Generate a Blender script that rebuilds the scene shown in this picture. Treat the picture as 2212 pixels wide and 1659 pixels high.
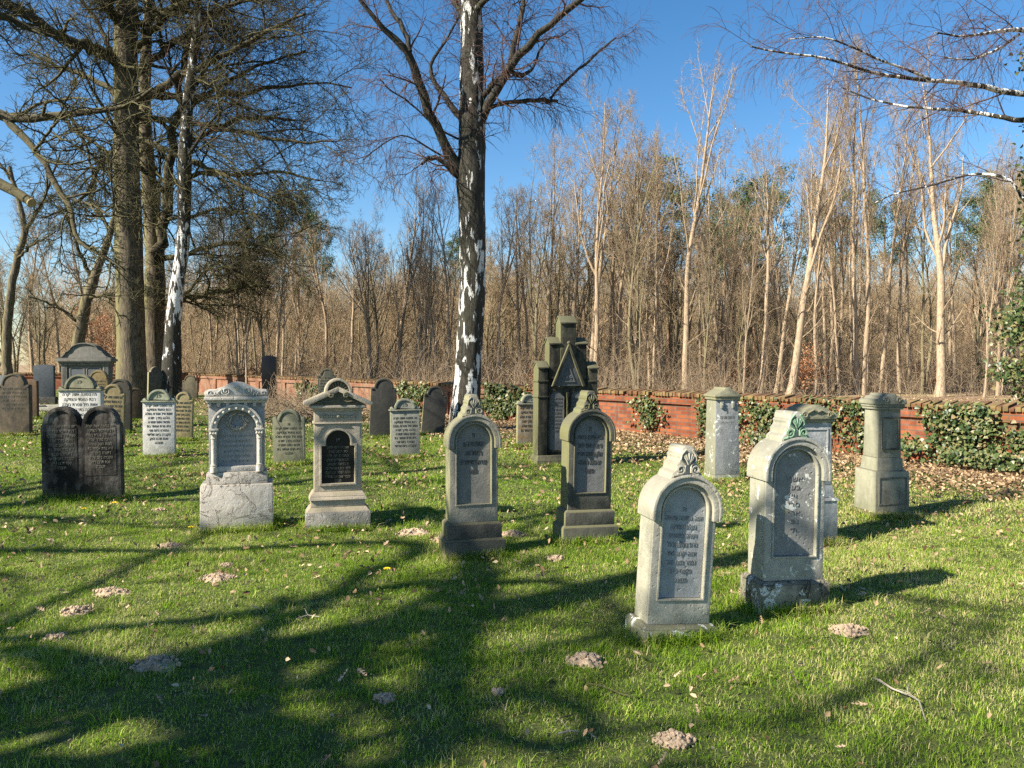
import bpy, bmesh, math, random
import numpy as np
from mathutils import Vector, Matrix, noise
R = math.radians
random.seed(7)
for o in list(bpy.data.objects): bpy.data.objects.remove(o)
scene = bpy.context.scene
COL = scene.collection

# ------------------------------------------------------------------ camera, sky, sun, exposure
CAM_H, F, CX, CY, PITCH = 1.6, 1671.0, 1106.0, 829.5, R(1.63)
cam = bpy.data.cameras.new('camera'); cam.sensor_width = 36; cam.lens = 36 * F / 2212
cam.clip_start = 0.05; cam.clip_end = 2000
co = bpy.data.objects.new('camera', cam); COL.objects.link(co)
co.location = (0, 0, CAM_H); co.rotation_euler = (R(90) - PITCH, 0, 0)
scene.camera = co
SUN_EL = R(37)
TO_SUN = Vector((-0.88 * math.cos(SUN_EL), -0.475 * math.cos(SUN_EL), math.sin(SUN_EL)))
w = bpy.data.worlds.new('World'); scene.world = w; w.use_nodes = True
nt = w.node_tree; bg = nt.nodes['Background']
sky = nt.nodes.new('ShaderNodeTexSky'); sky.sky_type = 'NISHITA'; sky.sun_disc = False
sky.sun_elevation = SUN_EL; sky.sun_rotation = math.atan2(TO_SUN.x, TO_SUN.y)
sky.air_density = 1.0; sky.dust_density = 0.35; sky.ozone_density = 2.2
hs = nt.nodes.new('ShaderNodeHueSaturation'); hs.inputs['Saturation'].default_value = 1.3; hs.inputs['Value'].default_value = 1.0
nt.links.new(sky.outputs[0], hs.inputs['Color']); nt.links.new(hs.outputs[0], bg.inputs[0]); bg.inputs[1].default_value = 0.066
sl = bpy.data.lights.new('sun', 'SUN'); sl.energy = 5.0; sl.angle = R(0.53); sl.color = (1.0, 0.92, 0.79)
so = bpy.data.objects.new('sun', sl); COL.objects.link(so)
so.rotation_euler = (-TO_SUN).to_track_quat('-Z', 'Y').to_euler()
scene.view_settings.view_transform = 'Standard'; scene.view_settings.look = 'None'
scene.view_settings.exposure = 1.45; scene.view_settings.gamma = 1
scene.render.engine = 'CYCLES'
scene.cycles.max_bounces = 5; scene.cycles.diffuse_bounces = 2; scene.cycles.transparent_max_bounces = 4
scene.cycles.use_denoising = False

# ------------------------------------------------------------------ helpers
def P(px, py, D):
    """point of the photograph (2212 px wide) at depth D metres"""
    a = (px - CX) / F; b = (py - CY) / F
    y = math.cos(PITCH) - b * math.sin(PITCH); z = -math.sin(PITCH) - b * math.cos(PITCH)
    return Vector((a / y * D, D, CAM_H + z / y * D))
def G(px, py):
    b = (py - CY) / F
    y = math.cos(PITCH) - b * math.sin(PITCH); z = -math.sin(PITCH) - b * math.cos(PITCH)
    D = -CAM_H / z * y
    return P(px, py, D)
WN = (0.789, 0.614, 12.24)            # the line of the boundary wall
def sstep(a, b, x):
    t = np.clip((x - a) / (b - a), 0, 1); return t * t * (3 - 2 * t)
def gz(x, y):
    x = np.asarray(x, float); y = np.asarray(y, float)
    s = WN[0] * x + WN[1] * y - WN[2]
    return (.018 * np.sin(1.3 * x + .5) * np.sin(1.1 * y) + .010 * np.sin(3.1 * x + 2 * y) + .008 * np.sin(5.3 * y - 2.2 * x)
            + .07 * sstep(-2.4, -.1, s) * sstep(-6, 2, x))
def link(name, data, parent=None):
    o = bpy.data.objects.new(name, data); COL.objects.link(o)
    if parent: o.parent = parent
    return o
def tag(o, label=None, cat=None, group=None, kind=None):
    if label: o['label'] = label
    if cat: o['category'] = cat
    if group: o['group'] = group
    if kind: o['kind'] = kind
    return o
def thing(name, label, cat, loc=(0, 0, 0), rot=(0, 0, 0), group=None):
    o = link(name, None); o.location = loc; o.rotation_euler = rot
    o.empty_display_size = .1
    return tag(o, label, cat, group)
def np_mesh(name, V, Fa, mat=None, smooth=False):
    """V (n,3), Fa (m,k) with one k"""
    me = bpy.data.meshes.new(name)
    V = np.ascontiguousarray(V, dtype=np.float32); Fa = np.ascontiguousarray(Fa, dtype=np.int32)
    k = Fa.shape[1]; m = Fa.shape[0]
    me.vertices.add(len(V)); me.vertices.foreach_set('co', V.ravel())
    me.loops.add(m * k); me.loops.foreach_set('vertex_index', Fa.ravel())
    me.polygons.add(m); me.polygons.foreach_set('loop_start', np.arange(0, m * k, k, dtype=np.int32))
    me.update(calc_edges=True)
    if smooth: me.polygons.foreach_set('use_smooth', np.ones(m, dtype=bool))
    if mat: me.materials.append(mat)
    return me
def obj(name, bm, mat, parent=None, bevel=.005, smooth=True):
    bmesh.ops.recalc_face_normals(bm, faces=bm.faces)
    if bevel:
        es = [e for e in bm.edges if len(e.link_faces) == 2 and e.calc_face_angle(0) > R(40)]
        if es: bmesh.ops.bevel(bm, geom=es, offset=bevel, segments=2, profile=.6, affect='EDGES', clamp_overlap=True)
    me = bpy.data.meshes.new(name); bm.to_mesh(me); bm.free()
    if mat: me.materials.append(mat)
    if smooth:
        me.polygons.foreach_set('use_smooth', [True] * len(me.polygons))
        me.set_sharp_from_angle(angle=R(32))
    return link(name, me, parent)
def box(bm, x0, x1, y0, y1, z0, z1, tx=0, ty=0):
    """box with its top drawn in by tx, ty on every side"""
    v = [bm.verts.new(c) for c in ((x0, y0, z0), (x1, y0, z0), (x1, y1, z0), (x0, y1, z0),
         (x0 + tx, y0 + ty, z1), (x1 - tx, y0 + ty, z1), (x1 - tx, y1 - ty, z1), (x0 + tx, y1 - ty, z1))]
    for f in ((0, 3, 2, 1), (4, 5, 6, 7), (0, 1, 5, 4), (1, 2, 6, 5), (2, 3, 7, 6), (3, 0, 4, 7)):
        bm.faces.new([v[i] for i in f])
def prism(bm, pts, y0, y1, holes=(), axis='y'):
    """outline in the xz plane (or yz for axis x) with holes, from y0 to y1"""
    def mk(p, t): return (p[0], t, p[1]) if axis == 'y' else (t, p[0], p[1])
    loops = [list(pts)] + [list(h) for h in holes]
    edges = []; allv = []
    for lp in loops:
        vs = [bm.verts.new(mk(p, y0)) for p in lp]; allv += vs
        for i in range(len(vs)): edges.append(bm.edges.new((vs[i], vs[(i + 1) % len(vs)])))
    if holes:
        r = bmesh.ops.triangle_fill(bm, edges=edges, use_beauty=True)
        fs = [g for g in r['geom'] if isinstance(g, bmesh.types.BMFace)]
    else:
        fs = [bm.faces.new(allv)]
    r = bmesh.ops.extrude_face_region(bm, geom=fs, use_keep_orig=True)
    d = (0, y1 - y0, 0) if axis == 'y' else (y1 - y0, 0, 0)
    bmesh.ops.translate(bm, vec=d, verts=[g for g in r['geom'] if isinstance(g, bmesh.types.BMVert)])
def rect(x0, x1, z0, z1): return [(x0, z0), (x1, z0), (x1, z1), (x0, z1)]
def arc(cx, cz, rx, rz, a0, a1, n):
    return [(cx + rx * math.cos(R(a0 + (a1 - a0) * i / n)), cz + rz * math.sin(R(a0 + (a1 - a0) * i / n))) for i in range(n + 1)]
def arch(x0, x1, z0, zs, rise=None, n=16):
    """rectangle from z0 to the springing zs closed by a round or segmental head"""
    r = (x1 - x0) / 2; rise = r if rise is None else rise
    return [(x0, z0), (x1, z0)] + arc((x0 + x1) / 2, zs, r, rise, 0, 180, n)
def shoulder(w, zs, r, step=.02, rise=None, z0=0, n=14):
    """slab whose round head stands on two square shoulders"""
    h = w / 2
    return [(-h, z0), (h, z0), (h, zs), (h - .006, zs + step)] + arc(0, zs + step, r, rise or r, 0, 180, n) + [(-h + .006, zs + step), (-h, zs)]
def tube(bm, pts, r, sides=6, taper=None):
    rings = []
    n = len(pts)
    for i, p in enumerate(pts):
        p = Vector(p); t = (Vector(pts[min(i + 1, n - 1)]) - Vector(pts[max(i - 1, 0)])).normalized()
        a = t.cross(Vector((0, 1, 0.13)))
        if a.length < .05: a = t.cross(Vector((1, 0, 0)))
        a.normalize(); b = t.cross(a)
        rr = r if taper is None else r * (1 + (taper - 1) * i / (n - 1))
        rings.append([bm.verts.new(p + (a * math.cos(2 * math.pi * k / sides) + b * math.sin(2 * math.pi * k / sides)) * rr) for k in range(sides)])
    for i in range(n - 1):
        for k in range(sides):
            bm.faces.new((rings[i][k], rings[i][(k + 1) % sides], rings[i + 1][(k + 1) % sides], rings[i + 1][k]))
    bm.faces.new(rings[0]); bm.faces.new(rings[-1])
def spiral(cx, cz, y, r0, r1, a0, turns, n=22):
    out = []
    for i in range(n + 1):
        t = i / n; a = R(a0 + 360 * turns * t); r = r0 + (r1 - r0) * t
        out.append((cx + r * math.cos(a), y, cz + r * math.sin(a)))
    return out
def revolve(bm, prof, cx, cy, sides=14):
    rings = [[bm.verts.new((cx + r * math.cos(2 * math.pi * k / sides), cy + r * math.sin(2 * math.pi * k / sides), z)) for k in range(sides)] for r, z in prof]
    for i in range(len(rings) - 1):
        for k in range(sides):
            bm.faces.new((rings[i][k], rings[i][(k + 1) % sides], rings[i + 1][(k + 1) % sides], rings[i + 1][k]))
    bm.faces.new(rings[0][::-1]); bm.faces.new(rings[-1])

# ------------------------------------------------------------------ materials
class NB:
    """small node-tree builder"""
    def __init__(s, name):
        s.m = bpy.data.materials.new(name); s.m.use_nodes = True; s.t = s.m.node_tree
        s.b = s.t.nodes['Principled BSDF']; s.b.inputs['Specular IOR Level'].default_value = .25
        s.out = s.t.nodes['Material Output']
    def n(s, typ, **kw):
        x = s.t.nodes.new(typ)
        for k, v in kw.items():
            if k.startswith('i_'): x.inputs[int(k[2:])].default_value = v
            else: setattr(x, k, v)
        return x
    def l(s, a, b): s.t.links.new(a, b)
    def coord(s, kind='Object', scale=(1, 1, 1), off=(0, 0, 0)):
        c = s.n('ShaderNodeTexCoord'); m = s.n('ShaderNodeMapping')
        m.inputs['Scale'].default_value = scale; m.inputs['Location'].default_value = off
        s.l(c.outputs[kind], m.inputs[0]); return m.outputs[0]
    def noise(s, vec, scale, detail=4, rough=.6, dist=0):
        x = s.n('ShaderNodeTexNoise'); x.inputs['Scale'].default_value = scale; x.inputs['Detail'].default_value = detail
        x.inputs['Roughness'].default_value = rough; x.inputs['Distortion'].default_value = dist
        s.l(vec, x.inputs['Vector']); return x.outputs['Fac']
    def ramp(s, f, p0, p1, c0=(0, 0, 0, 1), c1=(1, 1, 1, 1)):
        x = s.n('ShaderNodeValToRGB'); e = x.color_ramp.elements
        e[0].position = p0; e[1].position = p1; e[0].color = c0; e[1].color = c1
        s.l(f, x.inputs[0]); return x.outputs[0]
    def mix(s, f, a, b, typ='MIX'):
        x = s.n('ShaderNodeMix', data_type='RGBA', blend_type=typ)
        for sock, v in ((x.inputs[0], f), (x.inputs[6], a), (x.inputs[7], b)):
            if isinstance(v, (int, float)): sock.default_value = v
            elif isinstance(v, tuple): sock.default_value = (*v[:3], 1)
            else: s.l(v, sock)
        return x.outputs[2]
    def math(s, op, a, b=0., c=None, clamp=False):
        x = s.n('ShaderNodeMath', operation=op); x.use_clamp = clamp
        for i, v in enumerate((a, b) if c is None else (a, b, c)):
            if isinstance(v, (int, float)): x.inputs[i].default_value = v
            else: s.l(v, x.inputs[i])
        return x.outputs[0]
    def bump(s, h, strength, dist=.01, prev=None):
        x = s.n('ShaderNodeBump'); x.inputs['Strength'].default_value = strength; x.inputs['Distance'].default_value = dist
        s.l(h, x.inputs['Height'])
        if prev is not None: s.l(prev, x.inputs['Normal'])
        return x.outputs[0]
    def fin(s, col, rough=.85, nrm=None):
        if isinstance(col, tuple): s.b.inputs['Base Color'].default_value = (*col[:3], 1)
        else: s.l(col, s.b.inputs['Base Color'])
        s.b.inputs['Roughness'].default_value = rough
        if nrm is not None: s.l(nrm, s.b.inputs['Normal'])
        return s.m
SEED = [0]
def stone(name, base, dark=(.03, .03, .028), crust=.35, algae=.5, acol=(.20, .21, .045), chip=.3, light=None, rough=.9, spall=0.0, lichen=0.0, stain_top=0.0):
    """weathered sandstone: soot crust, algae on the faces that look up or to the left, pits and flakes"""
    algae *= .62; base = tuple(.86 * a for a in base); light = tuple(.90 * a for a in light) if light else None; acol = tuple(.6 * a + .4 * b for a, b in zip(acol, (.15, .14, .08)))
    s = NB(name); SEED[0] += 1; off = (SEED[0] * 3.1, SEED[0] * 1.7, SEED[0] * .9)
    v = s.coord('Object', off=off)
    n1 = s.noise(v, 3.2, 6, .65); n2 = s.noise(v, 11, 5, .7); n3 = s.noise(v, 60, 3, .7)
    lt = light or tuple(min(1, c * 1.35) for c in base)
    c = s.mix(s.ramp(n2, .35, .65), base, lt)
    c = s.mix(s.math('MULTIPLY', s.ramp(n3, .3, .8), .14), c, dark)
    vs = s.coord('Object', scale=(7, 7, 1.1), off=off)
    streak = s.noise(vs, 1.6, 4, .6)
    cr = s.math('MULTIPLY', s.ramp(s.math('ADD', s.math('MULTIPLY', n1, .6), s.math('MULTIPLY', streak, .4)), .62 - crust * .4, .74 - crust * .25), min(1, crust * 1.5))
    c = s.mix(cr, c, dark)
    geo = s.n('ShaderNodeNewGeometry'); sp = s.n('ShaderNodeSeparateXYZ'); s.l(geo.outputs['True Normal'], sp.inputs[0])
    up = s.math('MAXIMUM', s.math('MULTIPLY', sp.outputs[0], -1.0), s.math('MULTIPLY', sp.outputs[2], .85))
    am = s.math('MULTIPLY', s.ramp(s.math('ADD', up, s.math('MULTIPLY', n1, .9)), 1.0 - .1 * algae, 1.45), algae * 1.25, clamp=True)
    c = s.mix(am, c, acol)
    tp = s.math('MULTIPLY', s.ramp(s.math('ADD', sp.outputs[2], s.math('MULTIPLY', n2, .8)), .62, 1.15), .55)
    c = s.mix(tp, c, tuple(.35 * a + .65 * b_ for a, b_ in zip(base, (.07, .062, .045))))
    oc = s.n('ShaderNodeTexCoord'); sp2 = s.n('ShaderNodeSeparateXYZ'); s.l(oc.outputs['Object'], sp2.inputs[0])
    foot = s.math('MULTIPLY', s.ramp(s.math('ADD', sp2.outputs[2], s.math('MULTIPLY', n2, .25)), .12, .32, (1, 1, 1, 1), (0, 0, 0, 1)), .45)
    c = s.mix(foot, c, (.10, .11, .05))
    if lichen:
        vo = s.noise(v, 9, 5, .75, .6)
        c = s.mix(s.ramp(vo, .62 - .1 * lichen, .64 - .1 * lichen), c, (.62, .62, .56))
        yl = s.noise(s.coord('Object', off=(9, 4, SEED[0])), 7, 4, .7, .4)
        c = s.mix(s.math('MULTIPLY', s.ramp(yl, .66, .69), lichen), c, (.45, .27, .03))
    nr = s.bump(n3, .35, .004); nr = s.bump(n2, .5, .012, nr)
    pits = s.n('ShaderNodeTexVoronoi'); pits.inputs['Scale'].default_value = 26; s.l(v, pits.inputs['Vector'])
    nr = s.bump(s.ramp(pits.outputs['Distance'], .08, .22), chip * .8, .006, nr)
    if spall:
        sn = s.noise(v, 5.5, 6, .62, .8)
        sm = s.ramp(sn, .52, .545)
        nr = s.bump(sm, spall, .03, nr)
        c = s.mix(s.math('MULTIPLY', sm, .25), c, tuple(x * .75 for x in base))
    return s.fin(c, rough, nr)
def plain(name, col, rough=.8, var=.3, scale=20, bump=.2, kind='Object'):
    s = NB(name); v = s.coord(kind); n = s.noise(v, scale, 4, .65)
    c = s.mix(s.ramp(n, .3, .7), tuple(x * (1 - var) for x in col), tuple(x * (1 + var) for x in col))
    return s.fin(c, rough, s.bump(n, bump, .01))
M = {}
M['letters_dark'] = plain('groove_shade_and_dirt_letters', (.085, .078, .065))  # letters stand proud; shade of cut grooves, with dirt, is put into the colour
M['letters_g'] = plain('faint_groove_shade_letters', (.16, .16, .155))  # faint groove shade and dirt painted into the tone
M['letters_mid'] = plain('dusty_groove_shade_letters', (.13, .125, .105))  # on the paler stones this tone holds groove shade as well as dirt
M['letters_f'] = plain('shallow_groove_shade_letters', (.20, .205, .20))  # shallow cut suggested by shade and dirt in the colour
M['letters_gold'] = plain('worn_gilt_letters', (.26, .24, .19))
M['letters_pale'] = plain('pale_worn_letters', (.3, .3, .27))
M['slate'] = plain('black_polished_stone', (.012, .012, .013), .28, .2, 8, .03)
M['blackgranite'] = plain('black_granite', (.008, .008, .010), .25, .3, 30, .03)
def island_mat(name, ramp_cols, rough=.7, noise_scale=None, noise_cols=None, transl=0.0, kind='Object', nmix=(.42, .58), bump=0):
    """every blade, leaf or brick takes its own tone"""
    s = NB(name); g = s.n('ShaderNodeNewGeometry'); x = s.n('ShaderNodeValToRGB'); cr = x.color_ramp
    while len(cr.elements) < len(ramp_cols): cr.elements.new(.5)
    for i, c in enumerate(ramp_cols):
        cr.elements[i].position = i / (len(ramp_cols) - 1); cr.elements[i].color = (*c, 1)
    s.l(g.outputs['Random Per Island'], x.inputs[0]); c = x.outputs[0]
    if noise_scale:
        v = s.coord(kind); n = s.noise(v, noise_scale, 4, .6)
        c = s.mix(s.ramp(n, *nmix), c, noise_cols)
    nr = None
    if bump: nr = s.bump(s.noise(s.coord(kind), 40, 4, .7), bump, .01)
    m = s.fin(c, rough, nr)
    if transl:
        tr = s.n('ShaderNodeBsdfTranslucent'); s.l(c, tr.inputs[0]); mx = s.n('ShaderNodeMixShader'); mx.inputs[0].default_value = transl
        s.l(s.b.outputs[0], mx.inputs[1]); s.l(tr.outputs[0], mx.inputs[2]); s.l(mx.outputs[0], s.out.inputs[0])
    return m
def grass_mat():
    s = NB('grass_blades'); g = s.n('ShaderNodeNewGeometry'); v = s.coord('Object')
    x = s.n('ShaderNodeValToRGB'); cr = x.color_ramp
    cols = [(.045, .09, .008), (.105, .215, .012), (.19, .32, .022), (.36, .42, .075), (.58, .50, .25)]
    for _ in range(3): cr.elements.new(.5)
    for i, (p, c) in enumerate(zip((0, .35, .65, .88, 1), cols)): cr.elements[i].position = p; cr.elements[i].color = (*c, 1)
    a = s.noise(v, .55, 4, .6); b = s.noise(v, 3.5, 4, .65)
    f = s.math('ADD', s.math('MULTIPLY', g.outputs['Random Per Island'], .65), s.math('ADD', s.math('MULTIPLY', a, .75), s.math('MULTIPLY', b, .75)))
    f = s.math('SUBTRACT', f, .38)
    spx = s.n('ShaderNodeSeparateXYZ'); s.l(v, spx.inputs[0])
    dry = s.ramp(s.math('MULTIPLY', spx.outputs[0], .1), .08, .42)       # the lawn is drier and yellower towards the right
    f = s.math('ADD', f, s.math('MULTIPLY', dry, .17), clamp=True)
    s.l(f, x.inputs[0]); c = x.outputs[0]
    s.fin(c, .75); s.b.inputs['Specular IOR Level'].default_value = .06
    tr = s.n('ShaderNodeBsdfTranslucent'); s.l(c, tr.inputs[0]); mx = s.n('ShaderNodeMixShader'); mx.inputs[0].default_value = .35
    s.l(s.b.outputs[0], mx.inputs[1]); s.l(tr.outputs[0], mx.inputs[2]); s.l(mx.outputs[0], s.out.inputs[0])
    return s.m
M['grass'] = grass_mat()
M['leaf'] = island_mat('dry_oak_leaves', [(.12, .07, .035), (.22, .14, .07), (.34, .235, .125), (.52, .40, .25)], .65, transl=.12)
M['russet'] = island_mat('russet_beech_leaves', [(.30, .12, .05), (.44, .20, .09), (.55, .30, .16)], .6, transl=.25)
M['ivy'] = island_mat('ivy_leaves', [(.020, .040, .012), (.038, .065, .02), (.07, .10, .03), (.14, .15, .055), (.20, .15, .07)], .38, transl=.1)
M['needles'] = island_mat('pine_needles', [(.035, .055, .018), (.065, .095, .03), (.12, .14, .05)], .6)
M['soil'] = plain('dry_sandy_soil', (.37, .275, .185), .95, .35, 70, 1.0)
def bark(name, base, dark, green=None, gamt=.4, scale=(9, 9, 1.2), bs=1.0):
    s = NB(name); v = s.coord('Object', scale=scale); n = s.noise(v, 2.2, 6, .7, .5)
    c = s.mix(s.ramp(n, .36, .6), dark, base)
    if green:
        geo = s.n('ShaderNodeNewGeometry'); sp = s.n('ShaderNodeSeparateXYZ'); s.l(geo.outputs['Normal'], sp.inputs[0])
        m2 = s.noise(s.coord('Object'), 1.2, 4, .6)
        f = s.math('MULTIPLY', s.ramp(s.math('ADD', s.math('MAXIMUM', s.math('MULTIPLY', sp.outputs[0], -1.), sp.outputs[2]), m2), .55, 1.2), gamt)
        c = s.mix(f, c, green)
    return s.fin(c, .92, s.bump(n, bs, .03))
M['oakbark'] = bark('furrowed_oak_bark', (.18, .145, .10), (.035, .028, .02), (.17, .16, .05), .5)
M['oaktwig'] = bark('oak_twig_bark', (.060, .048, .034), (.022, .018, .013), (.12, .115, .035), .45, (4, 4, 4), .2)
M['oaklimb'] = bark('dark_mossy_limb_bark', (.07, .057, .04), (.022, .018, .013), (.13, .12, .04), .35, (4, 4, 4), .6)
M['robinia'] = bark('pale_ridged_bark', (.46, .355, .235), (.16, .115, .075), None, 0, (18, 18, .9))
M['robtwig'] = bark('brown_twig_bark', (.34, .255, .165), (.16, .12, .075), None, 0, (2, 2, 2), .1)
M['farbark'] = bark('grey_brown_bark', (.27, .22, .145), (.09, .07, .048), (.15, .15, .05), .4, (8, 8, 1.4))
M['fartwig'] = bark('fine_brown_twigs', (.40, .295, .175), (.17, .125, .075), None, 0, (1, 1, 1), .1)
M['pinebark'] = bark('orange_brown_pine_bark', (.28, .17, .10), (.09, .06, .045), None, 0)
M['birchtwig'] = bark('red_brown_birch_twigs', (.11, .065, .05), (.05, .03, .025), None, 0, (2, 2, 2), .1)
def birch(name, lo=(2.6, 4.0), hi=(8.3, 10.0), bias=.0, wood=(.75, .73, .68), loa=.055, hia=.10):
    s = NB(name); v = s.coord('Object', scale=(7.5, 7.5, 2.0)); n = s.noise(v, 1.0, 5, .62, .4)
    f = s.noise(s.coord('Object', scale=(14, 14, 2.4)), 1.6, 6, .75, .6)
    lines = s.noise(s.coord('Object', scale=(2, 2, 45)), 1.0, 3, .6)
    g = s.n('ShaderNodeTexCoord'); sp = s.n('ShaderNodeSeparateXYZ'); s.l(g.outputs['Object'], sp.inputs[0])
    mr = lambda a, b, x0, x1: s.math('MULTIPLY_ADD', s.math('DIVIDE', s.math('SUBTRACT', sp.outputs[2], a), b - a, clamp=True), x1 - x0, x0)
    h = s.math('ADD', mr(lo[0], lo[1], loa, 0), mr(hi[0], hi[1], 0, hia))
    wv = s.ramp(s.math('ADD', s.math('ADD', n, h), bias), .575, .595)
    darkc = s.mix(s.ramp(f, .35, .65), (.005, .005, .004), (.062, .055, .040))
    mossn = s.noise(s.coord('Object'), .9, 4, .6)
    darkc = s.mix(s.math('MULTIPLY', s.ramp(mossn, .5, .66), .2), darkc, (.06, .06, .02))
    white = s.mix(s.math('MULTIPLY', s.ramp(lines, .56, .66), .6), wood, (.18, .15, .12))
    c = s.mix(wv, darkc, white)
    nr = s.bump(f, .9, .03); nr = s.bump(wv, .5, .015, nr)
    return s.fin(c, .8, nr)
M['birch'] = birch('birch_bark', lo=(3.6, 5.0), hi=(6.8, 8.6), bias=-.03, wood=(.56, .56, .53), loa=.075, hia=.055)
M['birch_left'] = birch('white_birch_bark', lo=(2.4, 4.0), hi=(5.6, 8.2), bias=.10, wood=(.70, .69, .66), loa=-.13, hia=-.12)
M['birch_limb'] = birch('birch_limb_bark', lo=(0, 1), hi=(50, 60), bias=-.16)
M['birch_pale'] = birch('pale_birch_branch_bark', lo=(0, 1), hi=(50, 60), bias=.07, wood=(.8, .78, .73))

# ------------------------------------------------------------------ ground
def ground_material():
    s = NB('ground_soil_moss_and_litter'); v = s.coord('Object')
    sp = s.n('ShaderNodeSeparateXYZ'); s.l(v, sp.inputs[0])
    n1 = s.noise(v, 1.1, 5, .6); n2 = s.noise(v, 9, 5, .7); n3 = s.noise(v, 55, 4, .7)
    sd = s.math('SUBTRACT', s.math('ADD', s.math('MULTIPLY', sp.outputs[0], WN[0]), s.math('MULTIPLY', sp.outputs[1], WN[1])), WN[2])
    lit = s.ramp(s.math('ADD', s.math('MULTIPLY', sd, .25), s.math('MULTIPLY', n1, .5)), -.18, .0)
    green = s.mix(s.ramp(n2, .35, .7), (.035, .055, .012), (.13, .15, .035))
    green = s.mix(s.math('MULTIPLY', s.ramp(n3, .55, .75), .5), green, (.2, .15, .08))
    brown = s.mix(s.ramp(n3, .3, .7), (.13, .08, .045), (.36, .245, .15))
    brown = s.mix(s.math('MULTIPLY', s.ramp(n2, .5, .7), .5), brown, (.19, .15, .08))
    strawn = s.noise(v, .35, 4, .6)
    straw = s.mix(s.ramp(n3, .3, .7), (.24, .21, .09), (.42, .34, .18))
    brown = s.mix(s.math('MULTIPLY', s.ramp(strawn, .5, .62), .7), brown, straw)
    c = s.mix(lit, green, brown)
    return s.fin(c, .95, s.bump(n3, .9, .03, s.bump(n2, .5, .04)))
def axis(fine, far, a, b):
    return np.concatenate([np.linspace(-far, a, 30, endpoint=False), np.arange(a, b, fine), np.linspace(b, far, 30)])
gx = axis(.16, 400, -16, 14); gy = axis(.16, 400, -2, 36)
GX, GY = np.meshgrid(gx, gy); nx, ny = len(gx), len(gy)
V = np.stack([GX.ravel(), GY.ravel(), gz(GX.ravel(), GY.ravel())], 1)
i = np.arange(nx - 1)[None, :] + nx * np.arange(ny - 1)[:, None]; i = i.ravel()
tag(link('ground', np_mesh('ground', V, np.stack([i, i + 1, i + nx + 1, i + nx], 1), ground_material(), True)), kind='structure')

# ------------------------------------------------------------------ boundary wall
def brick_mat():
    s = NB('red_brick'); c0 = s.n('ShaderNodeTexCoord'); sp = s.n('ShaderNodeSeparateXYZ'); s.l(c0.outputs['Object'], sp.inputs[0])
    cb = s.n('ShaderNodeCombineXYZ'); s.l(s.math('ADD', sp.outputs[0], sp.outputs[1]), cb.inputs[0]); s.l(sp.outputs[2], cb.inputs[1])
    b = s.n('ShaderNodeTexBrick'); s.l(cb.outputs[0], b.inputs['Vector'])
    b.inputs['Color1'].default_value = (.16, .038, .014, 1); b.inputs['Color2'].default_value = (.29, .088, .032, 1); b.inputs['Mortar'].default_value = (.10, .075, .055, 1)
    b.inputs['Scale'].default_value = 1; b.inputs['Brick Width'].default_value = .25; b.inputs['Row Height'].default_value = .077
    b.inputs['Mortar Size'].default_value = .011; b.inputs['Mortar Smooth'].default_value = .3; b.inputs['Bias'].default_value = -.1
    v = s.coord('Object'); n = s.noise(v, 14, 5, .7); big = s.noise(v, 1.6, 5, .65)
    c = s.mix(s.math('MULTIPLY', s.ramp(n, .45, .75), .5), b.outputs['Color'], (.11, .045, .028))
    c = s.mix(s.math('MULTIPLY', s.ramp(big, .58, .70), .4), c, (.33, .19, .13))
    alg = s.noise(v, .8, 4, .6)
    c = s.mix(s.math('MULTIPLY', s.ramp(alg, .58, .7), .45), c, (.10, .09, .035))
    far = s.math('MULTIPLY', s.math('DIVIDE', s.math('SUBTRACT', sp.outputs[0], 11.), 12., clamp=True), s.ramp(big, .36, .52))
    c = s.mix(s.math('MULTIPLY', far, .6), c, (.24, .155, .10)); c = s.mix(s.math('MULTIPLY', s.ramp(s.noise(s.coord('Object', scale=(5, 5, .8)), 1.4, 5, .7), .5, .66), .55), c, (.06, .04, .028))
    return s.fin(c, .92, s.bump(n, .5, .01, s.bump(b.outputs['Fac'], -.7, .012)))
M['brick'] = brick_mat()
M['coping'] = island_mat('mossy_coping_bricks', [(.07, .035, .02), (.14, .065, .03), (.11, .08, .035), (.21, .13, .06)], .9, 4, (.18, .135, .055), bump=.5, nmix=(.50, .64))
def wall(label, ax, ay, ang, L, piers):
    w0 = thing('brick_wall', label, 'wall', (ax, ay, 0), (0, 0, ang))
    top = .90
    bm = bmesh.new(); box(bm, 0, L, -.24, -.055, -.3, top - .16); obj('wall_panel', bm, M['brick'], w0, 0)
    bm = bmesh.new(); box(bm, 0, L, -.24, .0, top - .156, top); obj('corbelled_band', bm, M['brick'], w0, .004)
    for u in piers:
        bm = bmesh.new(); box(bm, u - .2, u + .2, -.055, .003, -.3, top - .16); obj('pier', bm, M['brick'], w0, .004)
    bm = bmesh.new(); rnd = random.Random(5); u = 0
    while u < L:
        wd = .068 + rnd.uniform(-.004, .005); dz = rnd.uniform(-.016, .010); dy = rnd.uniform(-.022, .018)
        if rnd.random() > .03:
            k = .03 * abs(math.sin(u * .31)) * rnd.random()
            vs = []
            for (y, z0_, z1_) in ((.045 + dy, top + .002, top + .085 + dz - k), (-.285 + dy, top + .002, top + .13 + dz - k)):
                for (uu) in (u, u + wd): vs.append((bm.verts.new((uu, y, z0_)), bm.verts.new((uu, y, z1_))))
            (a, A), (b, B), (c, C), (d, D) = vs
            for f in ((a, b, B, A), (b, d, D, B), (d, c, C, D), (c, a, A, C), (A, B, D, C), (a, c, d, b)): bm.faces.new(f)
        u += wd + .010
    obj('coping', bm, M['coping'], w0, .007)
    return w0
AX, AY = 9.4, 19.93 - 1.285 * 9.4
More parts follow.
